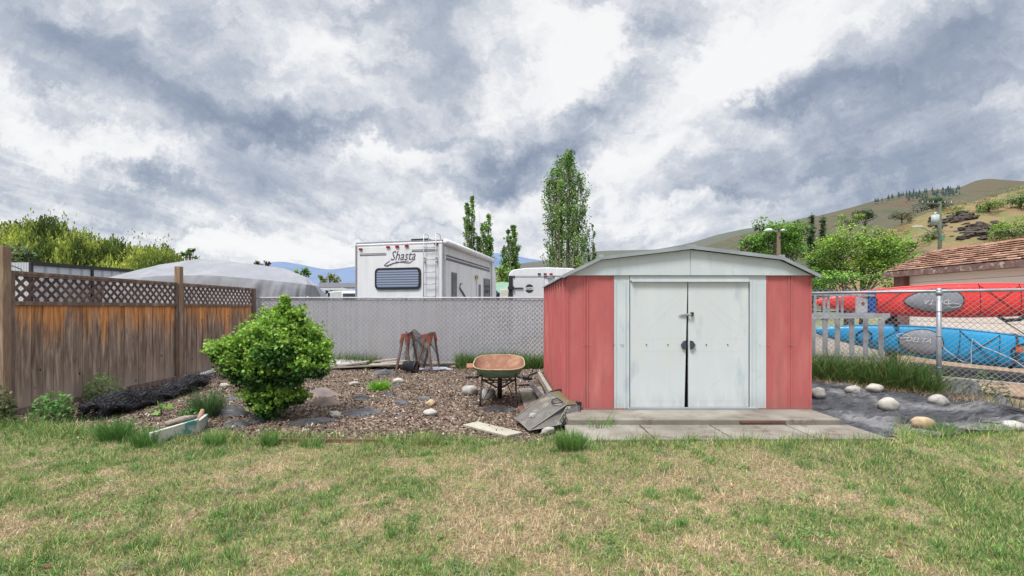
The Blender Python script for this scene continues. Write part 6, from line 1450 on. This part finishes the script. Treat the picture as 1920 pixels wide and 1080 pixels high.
for i, (u, v, wu, hv, lb) in enumerate(((1800, 408, 44, 9, 'upper grey rock outcrop on the orange hillside'), (1830, 432, 60, 16, 'large dark rock outcrop above the garage roof'), (1760, 418, 22, 8, 'small rock outcrop left of the large one'))):
    p = on_hill(u, v); Yp = float(p[1]); RK = M('outcrop_rock%d' % i, S(118, 104, 94, .55), S(92, 82, 76, .5), .35, .95, .9, 1.5, (1, 1, 3), c3=S(70, 62, 60, .5)); mb = MB(); rr = random.Random(i+3)
    import bmesh
    for k in range(int(wu*1.6)):
        du = max(-wu*.7, min(wu*.7, rr.gauss(0, wu*.36))); dv = rr.gauss(0, hv*.45)+du*-.12; q = on_hill(u+du, v+dv); bm = bmesh.new(); bmesh.ops.create_icosphere(bm, subdivisions=2, radius=1); sz = rr.uniform(.25, .85)*Yp/130
        c_ = Vector((q[0]+rr.uniform(-.6, .6), q[1]+rr.uniform(-1, 1), q[2])); sd = rr.randint(0, 999); sc3 = (rr.uniform(1, 2.4), 1.2, rr.uniform(.5, 1.1))
        vs = []
        for w_ in bm.verts: c = w_.co*(1+(float(fbm(w_.co.x*1.3+9, w_.co.y+w_.co.z*1.5+7, 1.5, 2, sd))-.5)*1.3); vs.append(c_+Vector((c.x*sz*sc3[0], c.y*sz*sc3[1], round(c.z*2.2)/2.2*sz*sc3[2])))
        mb.add(vs, [tuple(x.index for x in f.verts) for f in bm.faces]); bm.free()
    tag(mb.build('rock_outcrop', RK), lb, 'rock')
r = np.random.default_rng(77); V_ = VC.reshape(-1, 3); uu = 960+V_[:, 0]/V_[:, 1]*F; vv = HZ-(V_[:, 2]-CAMH)/V_[:, 1]*F
sel = V_[(uu > 1600) & (uu < 2000) & (vv < 500)]; cc = sel[r.integers(0, len(sel), 330)]; P = []; C = []
for c in cc:
    dn = float(fbm(c[0]*.06, c[1]*.06, 1, 2, 9)); 
    if dn < .42: continue
    R = r.uniform(.5, 1.7)*(c[1]/130); n = 60; d = r.normal(size=(n, 3)); d /= np.linalg.norm(d, axis=1)[:, None]
    P.append(c+np.array([r.uniform(-1, 1), 0, 0])+d*R*np.array([1, 1, .55])+np.array([0, 0, R*.25])); b = np.clip(.5+.4*d[:, 2:3], 0, 1); base = np.array([S(150, 160, 96, .75), S(120, 136, 84, .7), S(172, 152, 104, .75)][r.integers(3)]); C.append(base*(.6+.6*b))
P = np.concatenate(P); C = np.concatenate(C); tag(leaves('sagebrush', P, .45, vary(C, len(P), .2), asp=.9, up=.3), 'low scrub and sagebrush scattered over the orange hillside', 'scrub', kind='stuff')
hb = [(1745, 381, 26, 18, GDK, 'flat topped dark pine on the skyline left of the power pole', 'pine_tree'), (1620, 404, 20, 14, GDK, 'round dark pine above the feathery tree', 'pine_tree'), (1588, 413, 30, 14, G2, 'light green tree crown left of the round pine', 'tree'),
      (1690, 407, 26, 13, (S(140, 140, 100), S(110, 112, 80), S(80, 76, 60)), 'sparse brownish shrub on the slope left of the power pole', 'shrub'), (1858, 385, 22, 14, G1, 'bright green shrub on the upper slope right of the pole', 'shrub'), (1908, 378, 22, 16, GP, 'dark green shrub high at the right border', 'shrub'),
      (1900, 428, 44, 26, G2, 'big yellow-green bush low at the right border above the garage', 'bush'), (1725, 458, 40, 12, G1, 'green bushes at the slope foot beside the pole', 'bush'), (1752, 440, 18, 12, GP, 'green shrub directly behind the power pole', 'shrub'), (1800, 398, 16, 5, GP, 'tiny shrub between the rock outcrops and skyline', 'shrub')]
for i, (u, v, ru, rv_, cols, lb, nm_) in enumerate(hb):
    p = on_hill(u, v+rv_*.8); Yh = float(p[1]); clumpy(nm_, lb, nm_.replace('_tree', ''), crown(u, v, ru, rv_, Yh, 14, seed=40+i, rfrac=.5), .42, 1.0, cols, trunk=.25, base=float(p[2]))
# dark wood along the distant ridge
P = []; C = []; mb = MB(); r = np.random.default_rng(5)
vs_, loops_, n_ = [], [], 0
for i in range(120):
    seg = r.choice(3, p=[.72, .13, .15]); u = [r.uniform(1700, 1800), r.uniform(1630, 1700), r.uniform(1885, 1980)][seg]
    vr = np.interp(u, [1545, 1600, 1640, 1700, 1750, 1800, 1830, 1862, 1885, 1920, 2000], [402, 388, 376, 362, 356, 352, 338, 334, 342, 350, 345]); v = vr+r.uniform(-1, 12)*(seg == 0)+r.uniform(0, 2)
    p = at(u, v, 1085 - (v-vr)*12); h = r.uniform(6, 12); w = h*.2
    mb.lathe((p[0], p[1], p[2]-2), [(w, 0), (w*.7, h*.35), (w*.55, h*.4), (w*.3, h*.75), (0, h)], 6)
tag(mb.build('ridge_wood', M('far_conifer', S(72, 92, 92, .8), S(56, 76, 80, .8), .05, .95)), 'dark conifer wood along the crest of the distant ridge', 'wood', kind='stuff')

# ---------------------------------------------------------------- poles and wires
WOODP = M('pole_wood', S(126, 108, 96), S(100, 86, 78), 3, .9, .3, 10, (2, 2, .4))
lp = thing('street_lamp', at(1460, 560, 45), 'wooden post with a double headed lamp just behind the shed roof', 'street lamp')
lp.location.z = 0; Y = 45
mb = MB(); x = at(1460, 433, Y)[0]; zt = at(1460, 433, Y)[2]; mb.tube([(x, Y, -.1), (x, Y, zt)], [.22, .17], 10); mb.build('post', WOODP, lp, True)
mb = MB(); mb.tube([(x-.9, Y, zt+.1), (x-.3, Y, zt-.05), (x+.5, Y, zt+.02)], .05, 6); mb.build('arm', GALV, lp)
for sx_, sc_ in ((-1.0, 1), (.45, .7)):
    mb = MB(); mb.lathe((x+sx_, Y, zt+.05), [(0, .2*sc_), (.25*sc_, .15*sc_), (.45*sc_, 0), (.42*sc_, -.1*sc_), (.25*sc_, -.14*sc_), (0, -.15*sc_)], 14); mb.build('lamp_head', WHITE, lp, True)
up_ = thing('power_pole', (at(1762, 400, 48)[0], 48, 0), 'greenish utility pole with crossarm, transformer and street light arm above the garage', 'power pole')
Y = 48; x = at(1762, 400, Y)[0]; ztp = at(1762, 378, Y)[2]; GP_ = M('green_pole', S(110, 120, 104), S(92, 100, 88), 2, .9)
mb = MB(); mb.tube([(x, Y, -.1), (x, Y, ztp)], [.2, .15], 10); mb.build('pole', GP_, up_, True)
mb = MB(); a, b = at(1727, 381, Y-.4), at(1787, 383.5, Y+.2); mb.beam(a, b, .16, .12); mb.build('crossarm', GP_, up_)
for u in (1730, 1740, 1750, 1772, 1784):
    mb = MB(); p = at(u, 380, Y-.1); mb.tube([p, (p[0], p[1], p[2]+.2)], [.04, .025], 6); mb.build('insulator', WHITE, up_)
mb = MB(); p = at(1753.5, 421, Y-.5); mb.tube([p, (p[0], p[1], p[2]+1.0)], .34, 14); mb.tube([(p[0], p[1], p[2]+1.0), (p[0], p[1], p[2]+1.3)], .1, 6); mb.build('transformer', M('transformer_grey', S(196, 206, 210)), up_, True)
mb = MB(); a, b, c = at(1762, 446, Y), at(1738, 431, Y-.6), at(1724, 425, Y-1); mb.tube([a, b, c], .05, 6); arm = mb.build('light_arm', GALV, up_); mb = MB(); mb.box((c[0]-.2, c[1], c[2]), (.9, .3, .15)); mb.build('lamp_head', WHITE, arm, bevel=.04)
mb = MB(); mb.box((x+.05, Y-.25, at(1762, 447, Y)[2]), (.25, .2, .5)); mb.build('junction_box', M('green_box', S(120, 160, 140)), up_)
WR = M('wire_grey', S(150, 152, 156), S(130, 132, 138), 5, .6)
for (u0, v0, Y0), (u1, v1, Y1), lb in (((1730, 378, 47.6), (1380, 476, 95), 'upper power line sloping down left from the crossarm'), ((1740, 379, 47.6), (1380, 482, 95), 'second power line from the crossarm to the left'), ((1750, 379, 47.6), (1380, 488, 95), 'third power line from the crossarm to the left'),
        ((1760, 432, 48), (1400, 506, 60), 'thick cable running left from below the transformer'), ((1760, 462, 48), (1520, 509, 40), 'lowest cable running left behind the shed roof'), ((1760, 458, 48), (1535, 500, 44), 'second lowest cable running left behind the feathery tree'),
        ((1784, 379, 48), (1990, 350, 60), 'power line rising right from the crossarm'), ((1764, 432, 48), (1990, 412, 50), 'cable running right across the rock outcrop'), ((1764, 466, 48), (1850, 455, 30), 'cable dropping right towards the garage roof')):
    a = Vector(at(u0, v0, Y0)); b = Vector(at(u1, v1, Y1)); mb = MB(); mb.tube([a.lerp(b, t)-Vector((0, 0, .6*4*t*(1-t))) for t in np.linspace(0, 1, 14)], .028, 4); tag(mb.build('power_line', WR), lb, 'power line')
